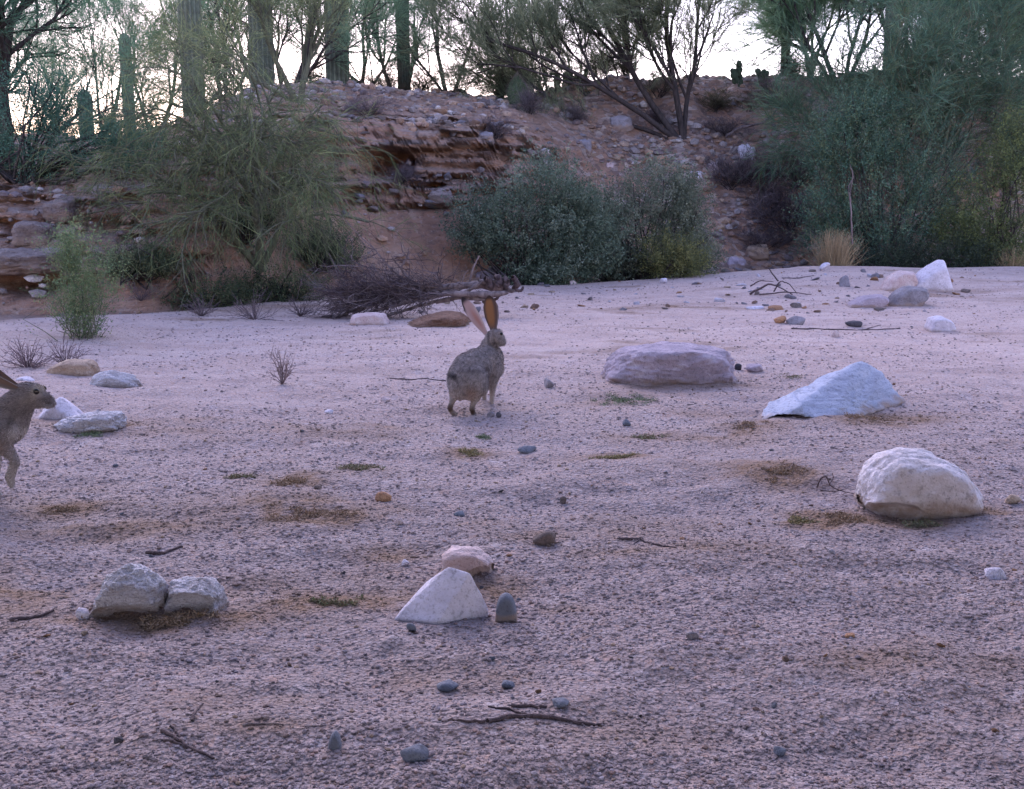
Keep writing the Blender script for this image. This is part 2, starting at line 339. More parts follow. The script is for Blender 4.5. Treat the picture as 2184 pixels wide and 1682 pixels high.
sil_rock('boulder', 'rounded cream-white boulder half sunk in the gravel at the right', [(1822, 1030), (1835, 990), (1880, 958), (1945, 955), (2010, 968), (2065, 1000), (2092, 1035), (2085, 1058), (2030, 1085), (1960, 1096), (1885, 1088), (1840, 1062)], .24, R_ROUND, 3, p=15, amp=.13, freq=1.8, tops=.74, sub=6, bites=[(1900, 1095, 70, 22, .06)])
def slab():
    g = G(1700, 908); y = g[1]
    P1 = [W(1668, 846, y + .30), W(1700, 828, y + .35), W(1765, 798, y + .45), W(1836, 764, y + .58), W(1876, 788, y + .62), W(1930, 856, y + .54), W(1850, 868, y + .42), W(1768, 909, y + .0), W(1712, 903, y + .0), W(1690, 870, y + .06), W(1885, 815, y + .8), W(1720, 850, y + .65)]
    P2 = [W(1612, 900, y + .10), W(1640, 858, y + .24), W(1690, 836, y + .28), W(1716, 862, y + .06), W(1716, 906, y + .03), W(1640, 905, y + .05), W(1650, 880, y + .4)]
    P1 += [P1[k] - np.array([0, -.02, .03 if k == 5 else .05]) for k in (5, 6, 7, 8)]; P2 += [p - np.array([0, -.02, .05]) for p in (P2[0], P2[4])]
    V, fc = rock_shape(P1, 6, 50, .10, 3.2, 5); V2, f2 = rock_shape(P2, 5, 50, .12, 3, 8)
    for (u, v, ru, rv, dep) in ((1690, 905, 50, 20, .18),):
        for A in (V, V2):
            c_ = W(u, v, y + .03); q = np.clip(1 - ((A[:, 0] - c_[0]) / (ru / F * y)) ** 2 - ((A[:, 2] - c_[2]) / (rv / F * y)) ** 2, 0, 1) * (A[:, 1] < y + .2); A[:, 1] += dep * np.sqrt(q)
    f2 = f2 + len(V); V = np.concatenate([V, V2]); fc = np.concatenate([fc, f2])
    loc = np.array([V[:, 0].mean(), y + .2, V[:, 2].min()]); o = mk('slab', V, fc, R_BLUE, smooth=True, rel=loc); o.location = loc; dirt(o, V, float(height(loc[0], loc[1]))); tag(o, 'blue-grey wedge-shaped slab leaning on the gravel with its high end at the right', 'rock')
slab()
sil_rock('granite_boulder', 'long low pinkish-grey boulder lying behind the jackrabbit', [(1272, 818), (1290, 765), (1325, 738), (1400, 730), (1490, 730), (1548, 742), (1572, 775), (1560, 800), (1480, 815), (1380, 824)], .4, R_GRAN, 9, p=18, amp=.14, freq=2.6, tops=.78, sub=6)
sil_rock('broken_rock', 'pitted white rock with dirt on its foot, larger half of the cracked pair', [(195, 1290), (222, 1232), (262, 1205), (310, 1212), (352, 1240), (356, 1308), (290, 1315), (225, 1318)], .13, R_QUARTZ, 11, p=22, amp=.16, freq=4, sub=6, bites=[(280, 1312, 90, 24, .05)])
sil_rock('broken_rock', 'flatter white rock touching the right side of the larger cracked one', [(359, 1300), (360, 1238), (400, 1232), (448, 1233), (476, 1262), (487, 1304), (420, 1310)], .12, R_QUARTZ, 14, p=22, amp=.14, freq=4, sub=6, bites=[(400, 1290, 60, 26, .045)])
blob('stone', 'small round white stone left of the cracked white rocks', 170, 1322, 38, 36, R_WHITE, 4)
def pyramid():
    g = G(935, 1326); y = g[1]; P_ = [W(838, 1320, y + .045), W(935, 1326, y), W(1043, 1300, y + .075), W(1003, 1221, y + .075), W(957, 1207, y + .095), W(908, 1240, y + .11), W(870, 1285, y + .09), W(1010, 1290, y + .17)]
    P_ += [p - np.array([0, -.01, .04]) for p in P_[:3]]; V, fc = rock_shape(P_, 6, 46, .022, 3, 21); loc = np.array([V[:, 0].mean(), y + .08, V[:, 2].min()])
    o = mk('angular_rock', V, fc, R_WHITE, smooth=True, rel=loc); o.location = loc; tag(o, 'smooth white pyramid-shaped rock at the front', 'rock')
pyramid()
sil_rock('blocky_rock', 'pinkish white knobbly rock behind the white pyramid rock', [(940, 1215), (944, 1178), (960, 1168), (1010, 1167), (1042, 1182), (1054, 1198), (1048, 1216), (1010, 1222)], .10, R_PINK, 24, p=24, amp=.13, freq=3, tops=.8, bites=[(1030, 1222, 30, 14, .04)])
sil_rock('cobble', 'dark blue-grey egg-shaped cobble standing right of the white pyramid rock', [(1054, 1310), (1056, 1278), (1070, 1258), (1090, 1260), (1103, 1280), (1106, 1308), (1082, 1318)], .05, R_SLATE, 27, p=7, amp=.015, cat='cobble')
sil_rock('flat_rock', 'tan flat-topped rock behind the white stones at the left', [(97, 800), (110, 778), (150, 765), (195, 768), (210, 782), (200, 800)], .18, R_TAN, 31, p=18, amp=.18, freq=3)
sil_rock('pointed_rock', 'white rock with a pointed top right of the tan flat rock', [(178, 828), (205, 795), (238, 786), (290, 800), (300, 815), (240, 828)], .14, R_QUARTZ, 33, p=30, amp=.14, freq=3, tops=.5)
sil_rock('slab_rock', 'tilted pale slab just behind the nose of the left jackrabbit', [(75, 893), (100, 862), (130, 845), (150, 858), (186, 891), (130, 898)], .16, R_WHITE, 35, p=34, amp=.05, tops=.6)
sil_rock('flat_rock', 'flat grey-white rock with a jagged right end below the tilted pale slab', [(115, 905), (140, 890), (210, 878), (260, 880), (272, 900), (250, 920), (160, 926)], .16, R_QUARTZ, 38, p=24, amp=.2, freq=3.5)
blob('stone', 'small white stone above the left jackrabbit ears', 48, 812, 48, 24, R_WHITE, 41)
blob('stone', 'speckled white stone between the ears and back of the left jackrabbit', 14, 864, 44, 34, R_QUARTZ, 42)
sil_rock('block_rock', 'cream block-shaped rock in front of the dead brush pile', [(745, 690), (750, 670), (790, 664), (825, 667), (832, 688), (790, 693)], .2, R_PINK, 44, p=22, amp=.05)
# right-hand cluster on the crest
sil_rock('slab', 'large pale slab tilted up at the right edge of the crest', [(1936, 606), (1960, 575), (2000, 551), (2016, 552), (2026, 590), (2028, 618), (1980, 622)], .3, R_WHITE, 51, p=24, amp=.05, tops=.5)
sil_rock('rock', 'peach-coloured rock propped against the tilted pale slab', [(1875, 618), (1890, 592), (1915, 574), (1950, 578), (1960, 600), (1935, 622)], .25, R_PINK, 53, amp=.08)
sil_rock('rock', 'grey-brown rough rock below the tilted pale slab', [(1888, 650), (1900, 625), (1935, 608), (1975, 612), (1985, 632), (1950, 652)], .25, R_GREY, 55, amp=.14)
sil_rock('flat_rock', 'long low lilac rock left of the grey-brown rough rock', [(1800, 648), (1830, 632), (1880, 625), (1900, 640), (1870, 655)], .22, R_GRAN, 57, amp=.08)
blob('stone', 'grey upright stone right of the twig on the crest', 1806, 614, 34, 28, R_GREY, 58)
sil_rock('rock', 'white block-shaped rock alone on the sand at the far right', [(1976, 700), (1980, 676), (2005, 671), (2032, 684), (2036, 700), (2000, 708)], .2, R_WHITE, 60, p=20, amp=.05)
blob('stone', 'white stone on the skyline of the crest', 1768, 578, 42, 20, R_WHITE, 61)
blob('stone', 'small white stone at the foot of the yellow-green shrub', 1416, 605, 24, 15, R_WHITE, 62)
blob('stone', 'small cream stone at the foot of the dark shrub', 1222, 607, 24, 10, R_PINK, 63)
blob('stone', 'rust-brown stone touching a grey one on the far sand', 1668, 690, 40, 20, R_ORANGE, 64)
blob('stone', 'olive-grey stone right of the rust-brown one', 1705, 692, 54, 24, R_GREY, 65)
blob('stone', 'dark low stone on the far sand near the stick', 1828, 698, 52, 16, R_DARK, 66)
blob('stone', 'pale cream stone below the far stick', 1782, 718, 30, 20, R_PINK, 67)
blob('stone', 'light blue flat stone on the far sand', 1615, 658, 48, 9, R_WHITE, 68)
blob('stone', 'dark round stone at the right end of the long pinkish boulder', 1576, 796, 20, 18, R_DARK, 69)
blob('stone', 'pale low stone right of the long pinkish boulder', 1612, 802, 48, 20, R_GRAN, 70)
blob('stone', 'small orange stone in front of the long pinkish boulder', 1538, 820, 26, 14, R_ORANGE, 71)
blob('stone', 'flat slate-blue stone between the green weed and the front white rocks', 1126, 972, 62, 16, R_SLATE, 72)
blob('stone', 'dark blue stone just below the green weed mat', 1336, 910, 26, 14, R_SLATE, 73)
blob('stone', 'dark round stone alone in the middle of the gravel', 1201, 1060, 24, 18, R_BROWN, 74)
blob('stone', 'orange angular stone in the middle left of the gravel', 815, 1066, 48, 24, R_ORANGE, 75)
blob('stone', 'dark purple stone right of the brown weed patch', 675, 1050, 24, 18, R_BROWN, 76)
blob('stone', 'slate-blue flat stone above the pinkish white rock', 979, 1100, 34, 14, R_SLATE, 77)
blob('stone', 'dark brown angular stone up and right of the pinkish white rock', 1166, 1166, 66, 32, R_BROWN, 78, p=18)
blob('stone', 'pale grey-violet stone on bare gravel at the right of the front', 1478, 1382, 46, 24, R_GREY, 79)
blob('stone', 'slate-green flat stone, left one of the two near the front sticks', 950, 1474, 66, 22, R_SLATE, 80)
blob('stone', 'thin slate-blue stone, right one of the two near the front sticks', 1080, 1464, 50, 16, R_SLATE, 81, rot=.25)
blob('stone', 'slate stone just above the forked front stick', 1192, 1526, 56, 18, R_SLATE, 82)
sil_rock('cobble', 'grey-blue cobble standing upright near the bottom edge', [(694, 1606), (700, 1570), (714, 1550), (728, 1566), (732, 1600), (715, 1612)], .035, R_SLATE, 83, p=8, amp=.03, cat='cobble')
blob('stone', 'tiny black stone near the bottom left corner', 250, 1596, 28, 20, R_DARK, 84)
blob('stone', 'dark slate stone cut by the bottom edge', 880, 1640, 84, 44, R_SLATE, 85)
blob('stone', 'slate-green stone near the bottom right', 1664, 1600, 46, 20, R_SLATE, 86)
blob('stone', 'small dark green stone under the left foot of the white pyramid rock', 874, 1346, 32, 22, R_SLATE, 87, rot=-.4)
blob('stone', 'white flat stone at the right edge', 2146, 1240, 86, 28, R_WHITE, 88, rot=.3)
blob('stone', 'yellowish stone right of the cream-white boulder', 2168, 1064, 46, 20, R_TAN, 89)
blob('stone', 'grey stone a little right of the middle jackrabbit', 1166, 834, 42, 24, R_GREY, 90)
blob('stone', 'bluish white flat stone left of the middle jackrabbit', 700, 890, 26, 10, R_WHITE, 91)
blob('stone', 'grey stone at the front paws of the middle jackrabbit', 1048, 892, 26, 14, R_GREY, 92)
blob('stone', 'black stone beside the grey one at the front paws of the jackrabbit', 1063, 893, 16, 12, R_DARK, 93)
blob('stone', 'tiny white stone left of the pinkish white rock', 865, 1202, 28, 16, R_WHITE, 94)
blob('stone', 'pink stone above the pinkish white rock', 852, 1118, 26, 16, R_PINK, 95)
blob('stone', 'tiny cream stone right of the dark stick', 542, 1166, 18, 12, R_PINK, 96)
blob('stone', 'small red stone on bare gravel at the lower right', 1818, 1362, 34, 14, R_ORANGE, 97)
blob('stone', 'brown stone left of the blue-grey slab', 1790, 842, 26, 30, R_TAN, 98) if False else None
blob('stone', 'tan stone lodged in front of the blue-grey slab', 1833, 860, 28, 26, R_TAN, 98)
blob('stone', 'cream stone left of the middle jackrabbit', 820, 862, 30, 12, R_PINK, 99)

# loose stones strewn over the bed: individuals sharing a few meshes
R = np.random.default_rng(5)
protos = []
for k in range(8):
    q = norm(R.normal(size=(13, 3))) * R.uniform(.8, 1.1, (13, 1)) * (1, .8, .5); V, fc = rock_shape(q, 3, 12, .1, 2, k)
    protos.append((V, fc))
CNAME = {'slate_stone': 'slate-blue', 'dark_stone': 'blackish', 'brown_stone': 'dark brown', 'white_rock': 'white', 'pink_white_rock': 'pinkish white', 'pink_granite': 'lilac-grey', 'orange_stone': 'orange', 'tan_stone': 'tan', 'red_ledge_rock': 'reddish layered', 'grey_stone': 'grey', 'grey_ledge_rock': 'pale layered'}
def strew(kind, mats, label, cat, group, N, place):
    meshes = {}
    for i in range(N):
        x, y, s = place(i); k = int(R.integers(8)); mi = int(R.integers(len(mats)))
        if (k, mi) not in meshes:
            o = mk(kind, *protos[k], mats[mi], smooth=True); meshes[(k, mi)] = o.data
        else: o = link(kind, meshes[(k, mi)])
        o.location = (x, y, gz(x, y) + s * .12); q = R.uniform(.6, 1.5) if s > .03 else 1; o.scale = (s, s * R.uniform(.7, 1), s * q); o.rotation_euler = (R.normal(0, .2), R.normal(0, .2), R.uniform(0, 6.28))
        cn = CNAME[mats[mi].name]; tag(o, cn + ' ' + label, cat, cn + ' ' + group)
def on_bed(smin, smax, ylo=2, yhi=13):
    def f(i):
        while 1:
            y = ylo * (yhi / ylo) ** R.random() ; x = R.uniform(-.5, .5) * y
            if y < np.interp(x, EX, EY) - .1: return x, y, R.uniform(smin, smax) * (y / 4.) ** .3
    return f
strew('loose_stone', [R_SLATE, R_DARK, R_BROWN], 'small stone lying loose on the gravel wash', 'stone', 'small stones strewn over the gravel', 70, on_bed(.006, .015))
strew('loose_stone', [R_WHITE, R_PINK, R_GRAN], 'pebble lying loose on the gravel wash', 'stone', 'pebbles strewn over the gravel', 70, on_bed(.006, .016))
strew('loose_stone', [R_ORANGE, R_TAN, R_RED], 'little stone lying loose on the gravel wash', 'stone', 'little stones strewn over the gravel', 70, on_bed(.006, .018))
def far_band(i):
    while 1:
        y = R.uniform(9.3, 12.6); x = R.uniform(-.1, .42) * y
        if y < np.interp(x, EX, EY) - .1: return x, y, R.uniform(.04, .12) * R.uniform(.4, 1)
strew('flat_stone', [R_RED, R_GREY, R_TAN, R_RED, R_WHITE, R_ORANGE, R_GREY, R_LEDGE], 'flat cobble in the stony strip near the far edge of the sand', 'stone', 'cobbles in the far stony strip', 110, far_band)
def on_bank(i):
    u = R.uniform(1180, 1760) if i % 3 else R.uniform(700, 1180); x = 0
    while 1:
        y = R.uniform(14.6, 19.2); u = R.uniform(1100, 1760) if R.random() < .75 else R.uniform(0, 1100); x = (u - 1092) / F * y
        sg = y - np.interp(x, EX, EY)
        if sg > 1.6: return x, y, R.uniform(.04, .13) * R.uniform(.5, 1)
strew('rubble_stone', [R_GREY, R_LEDGE, R_RED, R_TAN, R_GREY, R_PINK], 'broken stone lying in the rubble of the bank slope', 'stone', 'broken stones in the rubble of the bank', 290, on_bank)
def on_cliff(i):
    while 1:
        y = R.uniform(12.2, 15.2); u = R.uniform(690, 1130) if R.random() < .7 else R.uniform(-20, 420); x = (u - 1092) / F * y; z = float(height(x, y))
        if (u > 600 and .85 < z < 1.95) or (u < 600 and .25 < z < 1.4): return x, y - R.uniform(.0, .12), R.uniform(.06, .2) * R.uniform(.5, 1)
strew('outcrop_stone', [R_LEDGE, R_RED, R_LEDGE, R_GREY], 'flat stone sticking out of the layered outcrop', 'stone', 'flat stones in the layered outcrop', 120, on_cliff)
# recognisable rocks on the bank
def bank_rock(name, label, u0, u1, v0, v1, mat, seed, amp=.07, p=16, th=None, sub=4):
    g = G((u0 + u1) / 2, v1); d = g[1]; r = np.random.default_rng(seed); um, vm = (u0 + u1) / 2, (v0 + v1) / 2
    a = np.sort(r.uniform(0, 2 * PI, 9)); poly = [(um + (u1 - u0) / 2 * math.copysign(abs(math.cos(t)) ** .6, math.cos(t)), vm + (v1 - v0) / 2 * math.copysign(abs(math.sin(t)) ** .6, math.sin(t))) for t in np.linspace(0, 2 * PI, 10)[:-1] + r.uniform(-.25, .25, 9)]
    w = (u1 - u0) / F * d
    return sil_rock(name, label, poly, th or w * .8, mat, seed, sub, p, amp, front=d - (th or w * .8) * .35, tops=.7, bury=.05)
BR = [('slab', 'pale grey leaning slab on the bank above the dead purple brush', 1572, 1612, 308, 352, R_WHITE),
      ('rock', 'cream rounded rock on the bank left of the leaning slab', 1506, 1532, 346, 369, R_PINK),
      ('rock', 'upright white rock on the bank right of the leaning slab', 1636, 1656, 348, 380, R_WHITE),
      ('rock', 'small square white rock above the two dark shrubs', 1290, 1312, 346, 362, R_PINK),
      ('rock', 'knobbly white rock at the right edge of the dark shrubs', 1464, 1500, 362, 388, R_WHITE),
      ('rock', 'broad flat grey rock under the leaning palo verde trunk', 1300, 1350, 246, 276, R_GREY),
      ('rock', 'blue-grey rock on the red ledge left of the dark shrub', 912, 966, 404, 434, R_LEDGE),
      ('rock', 'grey tilted rock on top of the ledge outcrop', 1018, 1054, 280, 300, R_GREY),
      ('rock', 'pale rock in the rubble left of the small square white rock', 1232, 1262, 296, 326, R_GREY),
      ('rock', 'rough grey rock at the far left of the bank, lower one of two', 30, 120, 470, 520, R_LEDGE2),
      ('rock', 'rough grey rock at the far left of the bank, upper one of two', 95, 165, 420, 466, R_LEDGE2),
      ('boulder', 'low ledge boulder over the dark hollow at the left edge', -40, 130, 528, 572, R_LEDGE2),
      ('boulder', 'bluish boulder at the foot of the bank behind the dead branch', 1010, 1096, 572, 604, R_GRAN),
      ('boulder', 'lower bluish boulder under the dark shrub', 1090, 1160, 588, 606, R_GRAN),
      ('rock', 'pale rock low on the bank right of the yellow-green shrub', 1480, 1516, 545, 572, R_GREY),
      ('rock', 'tan rock at the foot of the rubble slope', 1590, 1640, 520, 545, R_TAN),
      ('rock', 'lilac rock beside the tan one at the foot of the rubble slope', 1552, 1590, 548, 570, R_GRAN)]
for i, (n, l, a, b, c, d, m_) in enumerate(BR): bank_rock(n, l, a, b, c, d, m_, 200 + i, amp=.4 if n == 'boulder' else .32, p=24, th=.5 if n == 'ledge' else None, sub=5 if n in ('ledge', 'boulder') else 4)

# ------------------------------------------------------------------ gravel: uncountable pebbles
def build_gravel():
    r = np.random.default_rng(3); N = 170000
    y = 1.5 * (13.2 / 1.5) ** (r.random(N) ** 1.5); x = r.uniform(-.56, .56, N) * y
    ok = (y < np.interp(x, EX, EY) - .05) & (r.random(N) > .45 * sstep(y, 5, 9)) & (r.random(N) < np.clip(.85 + 1.8 * fb2(x * .9, y * 1.5, 3, 71), .25, 1)); x, y = x[ok], y[ok]; N = len(x)
    s = (.0015 + .0048 * r.random(N) ** 4.2) * (np.clip(y, 2.2, 12) / 2.2) ** .38
    z = height(x, y, True)
    base, fc = ico(1); nb = len(base)
    sc = np.stack([r.uniform(.7, 1.4, N), r.uniform(.7, 1.2, N), r.uniform(.4, .8, N)], -1) * s[:, None]
    V = base[None] * (1 + .25 * (r.random((N, nb, 1)) - .5)) * sc[:, None]
    a = r.uniform(0, 6.28, N); ca, sa = np.cos(a)[:, None], np.sin(a)[:, None]
    X = V[..., 0] * ca - V[..., 1] * sa; Y = V[..., 0] * sa + V[..., 1] * ca
    V = np.stack([X + x[:, None], Y + y[:, None], V[..., 2] + (z + sc[:, 2] * .25)[:, None]], -1)
    pal = np.array([(.20, .18, .21), (.29, .24, .25), (.33, .27, .28), (.42, .34, .34), (.46, .39, .4), (.33, .2, .16), (.3, .28, .33), (.55, .51, .55), (.4, .28, .16), (.22, .14, .12)])
    ci = r.choice(len(pal), N, p=[.05, .11, .24, .22, .14, .08, .08, .03, .025, .025]); c = (pal[ci] * .62 + np.array([.34, .275, .27]) * .38) * r.uniform(.85, 1.1, (N, 1)) * (np.array([.80, .79, .83]) + np.array([.20, .21, .17]) * sstep(y, 2.3, 5.8)[:, None])  # nearest pebbles darkened: the light falloff is put into their colour too
    sn = (stain_at(x, y) * .9)[:, None]; c = c * (1 - sn) + np.array([.20, .13, .085]) * r.uniform(.7, 1.2, (N, 1)) * sn
    Fc = (fc[None] + (np.arange(N) * nb)[:, None, None]).reshape(-1, 3)
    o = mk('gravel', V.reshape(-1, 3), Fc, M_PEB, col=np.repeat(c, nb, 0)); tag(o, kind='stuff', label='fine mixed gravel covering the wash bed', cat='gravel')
build_gravel()
def build_rubble():
    r = np.random.default_rng(12); N = 36000; y = r.uniform(9.6, 20, N); u = r.uniform(-150, 2400, N); x = (u - 1092) / F * y; sg = y - np.interp(x, EX, EY); wl, wc, wr = weights(x, y)
    ok = (sg > .5) & (r.random(N) < np.clip(wr * .9 + wc * (.10 + .8 * (sg > 2.4)) + wl * .35, 0, 1)) & (fb2(x * 1.4, y * 1.4, 2, 50) + .25 > r.random(N) * .5); x, y = x[ok], y[ok]; N = len(x)
    s_ = .012 + .075 * r.random(N) ** 3.0; base, fc = ico(1); nb = len(base)
    sc = np.stack([r.uniform(.8, 1.6, N), r.uniform(.8, 1.2, N), r.uniform(.4, .9, N)], -1) * s_[:, None]
    V = base[None] * (1 + .5 * (r.random((N, nb, 1)) - .5)) * sc[:, None]; a = r.uniform(0, 6.28, N); ca, sa = np.cos(a)[:, None], np.sin(a)[:, None]
    X = V[..., 0] * ca - V[..., 1] * sa; Y = V[..., 0] * sa + V[..., 1] * ca; z = height(x, y, True)
    V = np.stack([X + x[:, None], Y + y[:, None], V[..., 2] + (z + sc[:, 2] * .3)[:, None]], -1)
    pal = np.array([(.46, .30, .22), (.38, .25, .20), (.34, .29, .29), (.44, .38, .38), (.62, .55, .53), (.52, .38, .30), (.24, .19, .2), (.70, .64, .63)]); c = pal[r.choice(8, N, p=[.22, .19, .17, .14, .05, .12, .09, .02])] * r.uniform(.6, 1.0, (N, 1))
    o = mk('rubble', V.reshape(-1, 3), (fc[None] + (np.arange(N) * nb)[:, None, None]).reshape(-1, 3), M_PEB, col=np.repeat(c, nb, 0)); tag(o, kind='stuff', label='small angular rubble covering the bank slope', cat='rubble')
build_rubble()

# ------------------------------------------------------------------ branches, twigs, leaves
def tubes(name, lines, mat, parent, sides=5, col=None):
    Vs = []; Fs = []; Cs = []; off = 0; a = np.arange(sides) / sides * 2 * PI
    for L in lines:
        pts, rad = np.asarray(L[0], float), np.asarray(L[1], float); n = len(pts)
        t = norm(np.gradient(pts, axis=0)); ref = np.array([.3, .2, .93]) if abs(t[0, 2]) < .8 else np.array([1., .1, 0])
        e1 = norm(np.cross(t, ref)); e2 = np.cross(t, e1)
        V = pts[:, None] + rad[:, None, None] * (np.cos(a)[None, :, None] * e1[:, None] + np.sin(a)[None, :, None] * e2[:, None])
        I = off + np.arange(n * sides).reshape(n, sides); J = np.roll(I, -1, 1)
        Fs.append(np.stack([I[:-1], J[:-1], J[1:], I[1:]], -1).reshape(-1, 4)); Vs.append(V.reshape(-1, 3)); off += n * sides
        if sides == 5 or sides == 4: pass
        if col is not None: Cs.append(np.tile(L[2] if len(L) > 2 else col, (n * sides, 1)))
    return mk(name, np.concatenate(Vs), np.concatenate(Fs), mat, parent, col=np.concatenate(Cs) if col is not None else None, smooth=True)
def grow(r, p, d, L, rad, lvl, P, out):
    n = P['seg'][lvl]; pts = [np.array(p, float)]; d = norm(d); ds = [d]
    for i in range(n):
        d = norm(d + np.array([0, 0, P['g'][lvl]]) + r.normal(0, P['w'][lvl], 3)); pts.append(pts[-1] + d * L / n); ds.append(d)
    rr = np.linspace(rad, rad * P.get('tap', .45), n + 1); out.setdefault(lvl, []).append((np.array(pts), rr))
    if lvl < P['levels'] - 1:
        for k in range(P['kids'][lvl]):
            t = r.uniform(P['t0'][lvl], 1) * n; i = min(int(t), n - 1); f = t - i; q = pts[i] * (1 - f) + pts[i + 1] * f
            pr = norm(np.cross(ds[i], norm(r.normal(size=3)))); sp = P['sp'][lvl] * r.uniform(.6, 1.2)
            grow(r, q, norm(ds[i] * math.cos(sp) + pr * math.sin(sp)), L * P['lr'][lvl] * r.uniform(.7, 1.15), rr[i] * .62, lvl + 1, P, out)
def strips(r, P0, D, L, wd, g, K=4, wig=.15):
    N = len(P0); pts = np.zeros((N, K, 3)); pts[:, 0] = P0; d = norm(D); L = np.broadcast_to(L, (N,))
    for k in range(1, K):
        d = norm(d + np.array([0, 0, g]) + r.normal(0, wig, (N, 3))); pts[:, k] = pts[:, k - 1] + d * (L / (K - 1))[:, None]
    return pts
def ribbon(r, pts, wd):
    N, K, _ = pts.shape; t = norm(pts[:, -1] - pts[:, 0]); side = norm(np.cross(t, norm(r.normal(size=(N, 3)))))
    w = (wd * np.linspace(1, .25, K))[None, :, None] * np.ones((N, 1, 1)) if np.isscalar(wd) else wd[:, None, None] * np.linspace(1, .25, K)[None, :, None]
    V = np.stack([pts - side[:, None] * w / 2, pts + side[:, None] * w / 2], 2).reshape(-1, 3)
    b = (np.arange(N) * K * 2)[:, None] + (np.arange(K - 1) * 2)[None]; b = b.ravel()
    return V, np.stack([b, b + 1, b + 3, b + 2], -1)
def pick(r, lines, n, t0=.15):
    A = np.concatenate([l[0][:-1] for l in lines]); B = np.concatenate([l[0][1:] for l in lines])
    T = np.concatenate([np.linspace(0, 1, len(l[0]))[:-1] for l in lines]); w = np.linalg.norm(B - A, axis=1) * (T >= t0 * .8) + 1e-9
    i = r.choice(len(A), n, p=w / w.sum()); f = r.random((n, 1)); return A[i] * (1 - f) + B[i] * f, norm(B[i] - A[i])
def leafquads(r, P0, size, flat=.0, ar=.45, dirs=None):
    N = len(P0); a = norm(r.normal(size=(N, 3)) if dirs is None else dirs + r.normal(0, .5, (N, 3))); b = norm(np.cross(a, norm(r.normal(size=(N, 3)))))
    s = (size * r.uniform(.6, 1.3, N))[:, None]; c = P0 + a * s * .5
    V = np.stack([P0, c + b * s * ar * .5, P0 + a * s, c - b * s * ar * .5], 1).reshape(-1, 3)
    return V, np.arange(N * 4).reshape(N, 4)
def colvar(r, N, pal, k, j=.25):
    pal = np.array(pal); c = pal[r.integers(len(pal), size=N)] * r.uniform(1 - j, 1 + j, (N, 1)); return np.repeat(c, k, 0)

def twiggy_tree(name, label, cat, base, P, trunks, seed, ntw, nsub, tl=(.25, .5), sl=(.08, .2), tg=.05, sg=.05, wt=.004, ws=.0028, spread=.6, pal=None, bark=None, group=None, trunk_name='trunk', leaf=0, lpal=None):
    r = np.random.default_rng(seed); o = empty(name, base, label, cat, group); out = {}
    for (dx, dy, dz, L, rad) in trunks: grow(r, base + r.normal(0, .02, 3) * (1, 1, 0), (dx, dy, dz), L, rad, 0, P, out)
    alll = [l for k in out for l in out[k]]
    tubes(trunk_name, alll, bark or M_GBARK, o, 5)
    fine = out[P['levels'] - 1] + out[P['levels'] - 2]
    p, d = pick(r, fine, ntw); tw = strips(r, p, d * .8 + norm(r.normal(size=(ntw, 3))) * spread, r.uniform(*tl, ntw), 0, tg, 5, .12)
    i = r.integers(ntw, size=nsub); k = r.integers(0, 4, nsub); f = r.random((nsub, 1)); q = tw[i, k] * (1 - f) + tw[i, k + 1] * f; dd = norm(tw[i, k + 1] - tw[i, k])
    sb = strips(r, q, dd + norm(r.normal(size=(nsub, 3))) * .55, r.uniform(*sl, nsub), 0, sg, 3, .15)
    V1, F1 = ribbon(r, tw, wt); V2, F2 = ribbon(r, sb, ws)
    pal = pal or [(.22, .26, .16), (.17, .21, .13), (.28, .31, .19), (.13, .16, .11)]
    C = np.concatenate([colvar(r, ntw, pal, 10), colvar(r, nsub, pal, 6)])
    Vs, Fs = [V1, V2], [F1, F2 + len(V1)]; n0 = len(V1) + len(V2)
    if leaf:
        i = r.integers(nsub, size=leaf); lp = sb[i, r.integers(0, 3, leaf)] + r.normal(0, .01, (leaf, 3)); V3, F3 = leafquads(r, lp, .022)
        Vs.append(V3); Fs.append(F3 + n0); C = np.concatenate([C, colvar(r, leaf, lpal or pal, 4)])
    mk('crown', np.concatenate(Vs), np.concatenate(Fs), M_TWIG, o, col=C)
    return o
def copy_tree(o, loc, rz=0, s=1, label=None, group=None, sx=None):
    c = o.copy(); COL.objects.link(c); c.location = Vector(loc); c.rotation_euler = (0, 0, rz); c.scale = (sx or s, sx or s, s)
    if label: c['label'] = label
    if group: c['group'] = group
    for ch in o.children:
        k = ch.copy(); COL.objects.link(k); k.parent = c
    return c
def at(u, v, d):       # foot of something standing at depth d in column u
    p = W(u, v, d); p[2] = gz(p[0], d) - .03; return p

UP = dict(levels=4, seg=[7, 6, 5, 4], g=[.05, .08, .06, .03], w=[.09, .12, .14, .15], kids=[5, 5, 4, 0], t0=[.3, .2, .15, 0], sp=[.65, .7, .7, 0], lr=[.62, .6, .55, 0])
DENSE = dict(UP, kids=[6, 6, 5, 0])
# --- palo verde on the bank, arching to the left (hero)
ARCH = dict(levels=4, seg=[9, 8, 6, 4], g=[-.015, .03, .10, .05], w=[.06, .09, .11, .14], kids=[7, 6, 4, 0], t0=[.25, .15, .1, 0], sp=[.5, .7, .7, 0], lr=[.5, .55, .55, 0])
b = G(1458, 300); b[2] -= .05; 
twiggy_tree('palo_verde_tree', 'wide palo verde tree with many arching limbs on the bank above the dark shrubs', 'tree', b, ARCH,
            [(-.85, -.1, .62, 3.6, .05), (-.5, .2, .8, 3.3, .06), (-.15, -.1, 1, 3.0, .055), (.10, .1, 1, 2.6, .045), (-1, .2, .38, 3.2, .04)], 11, 10000, 74000, tg=.10, sg=.08, wt=.008, ws=.0055, spread=.42, bark=M_BARK)
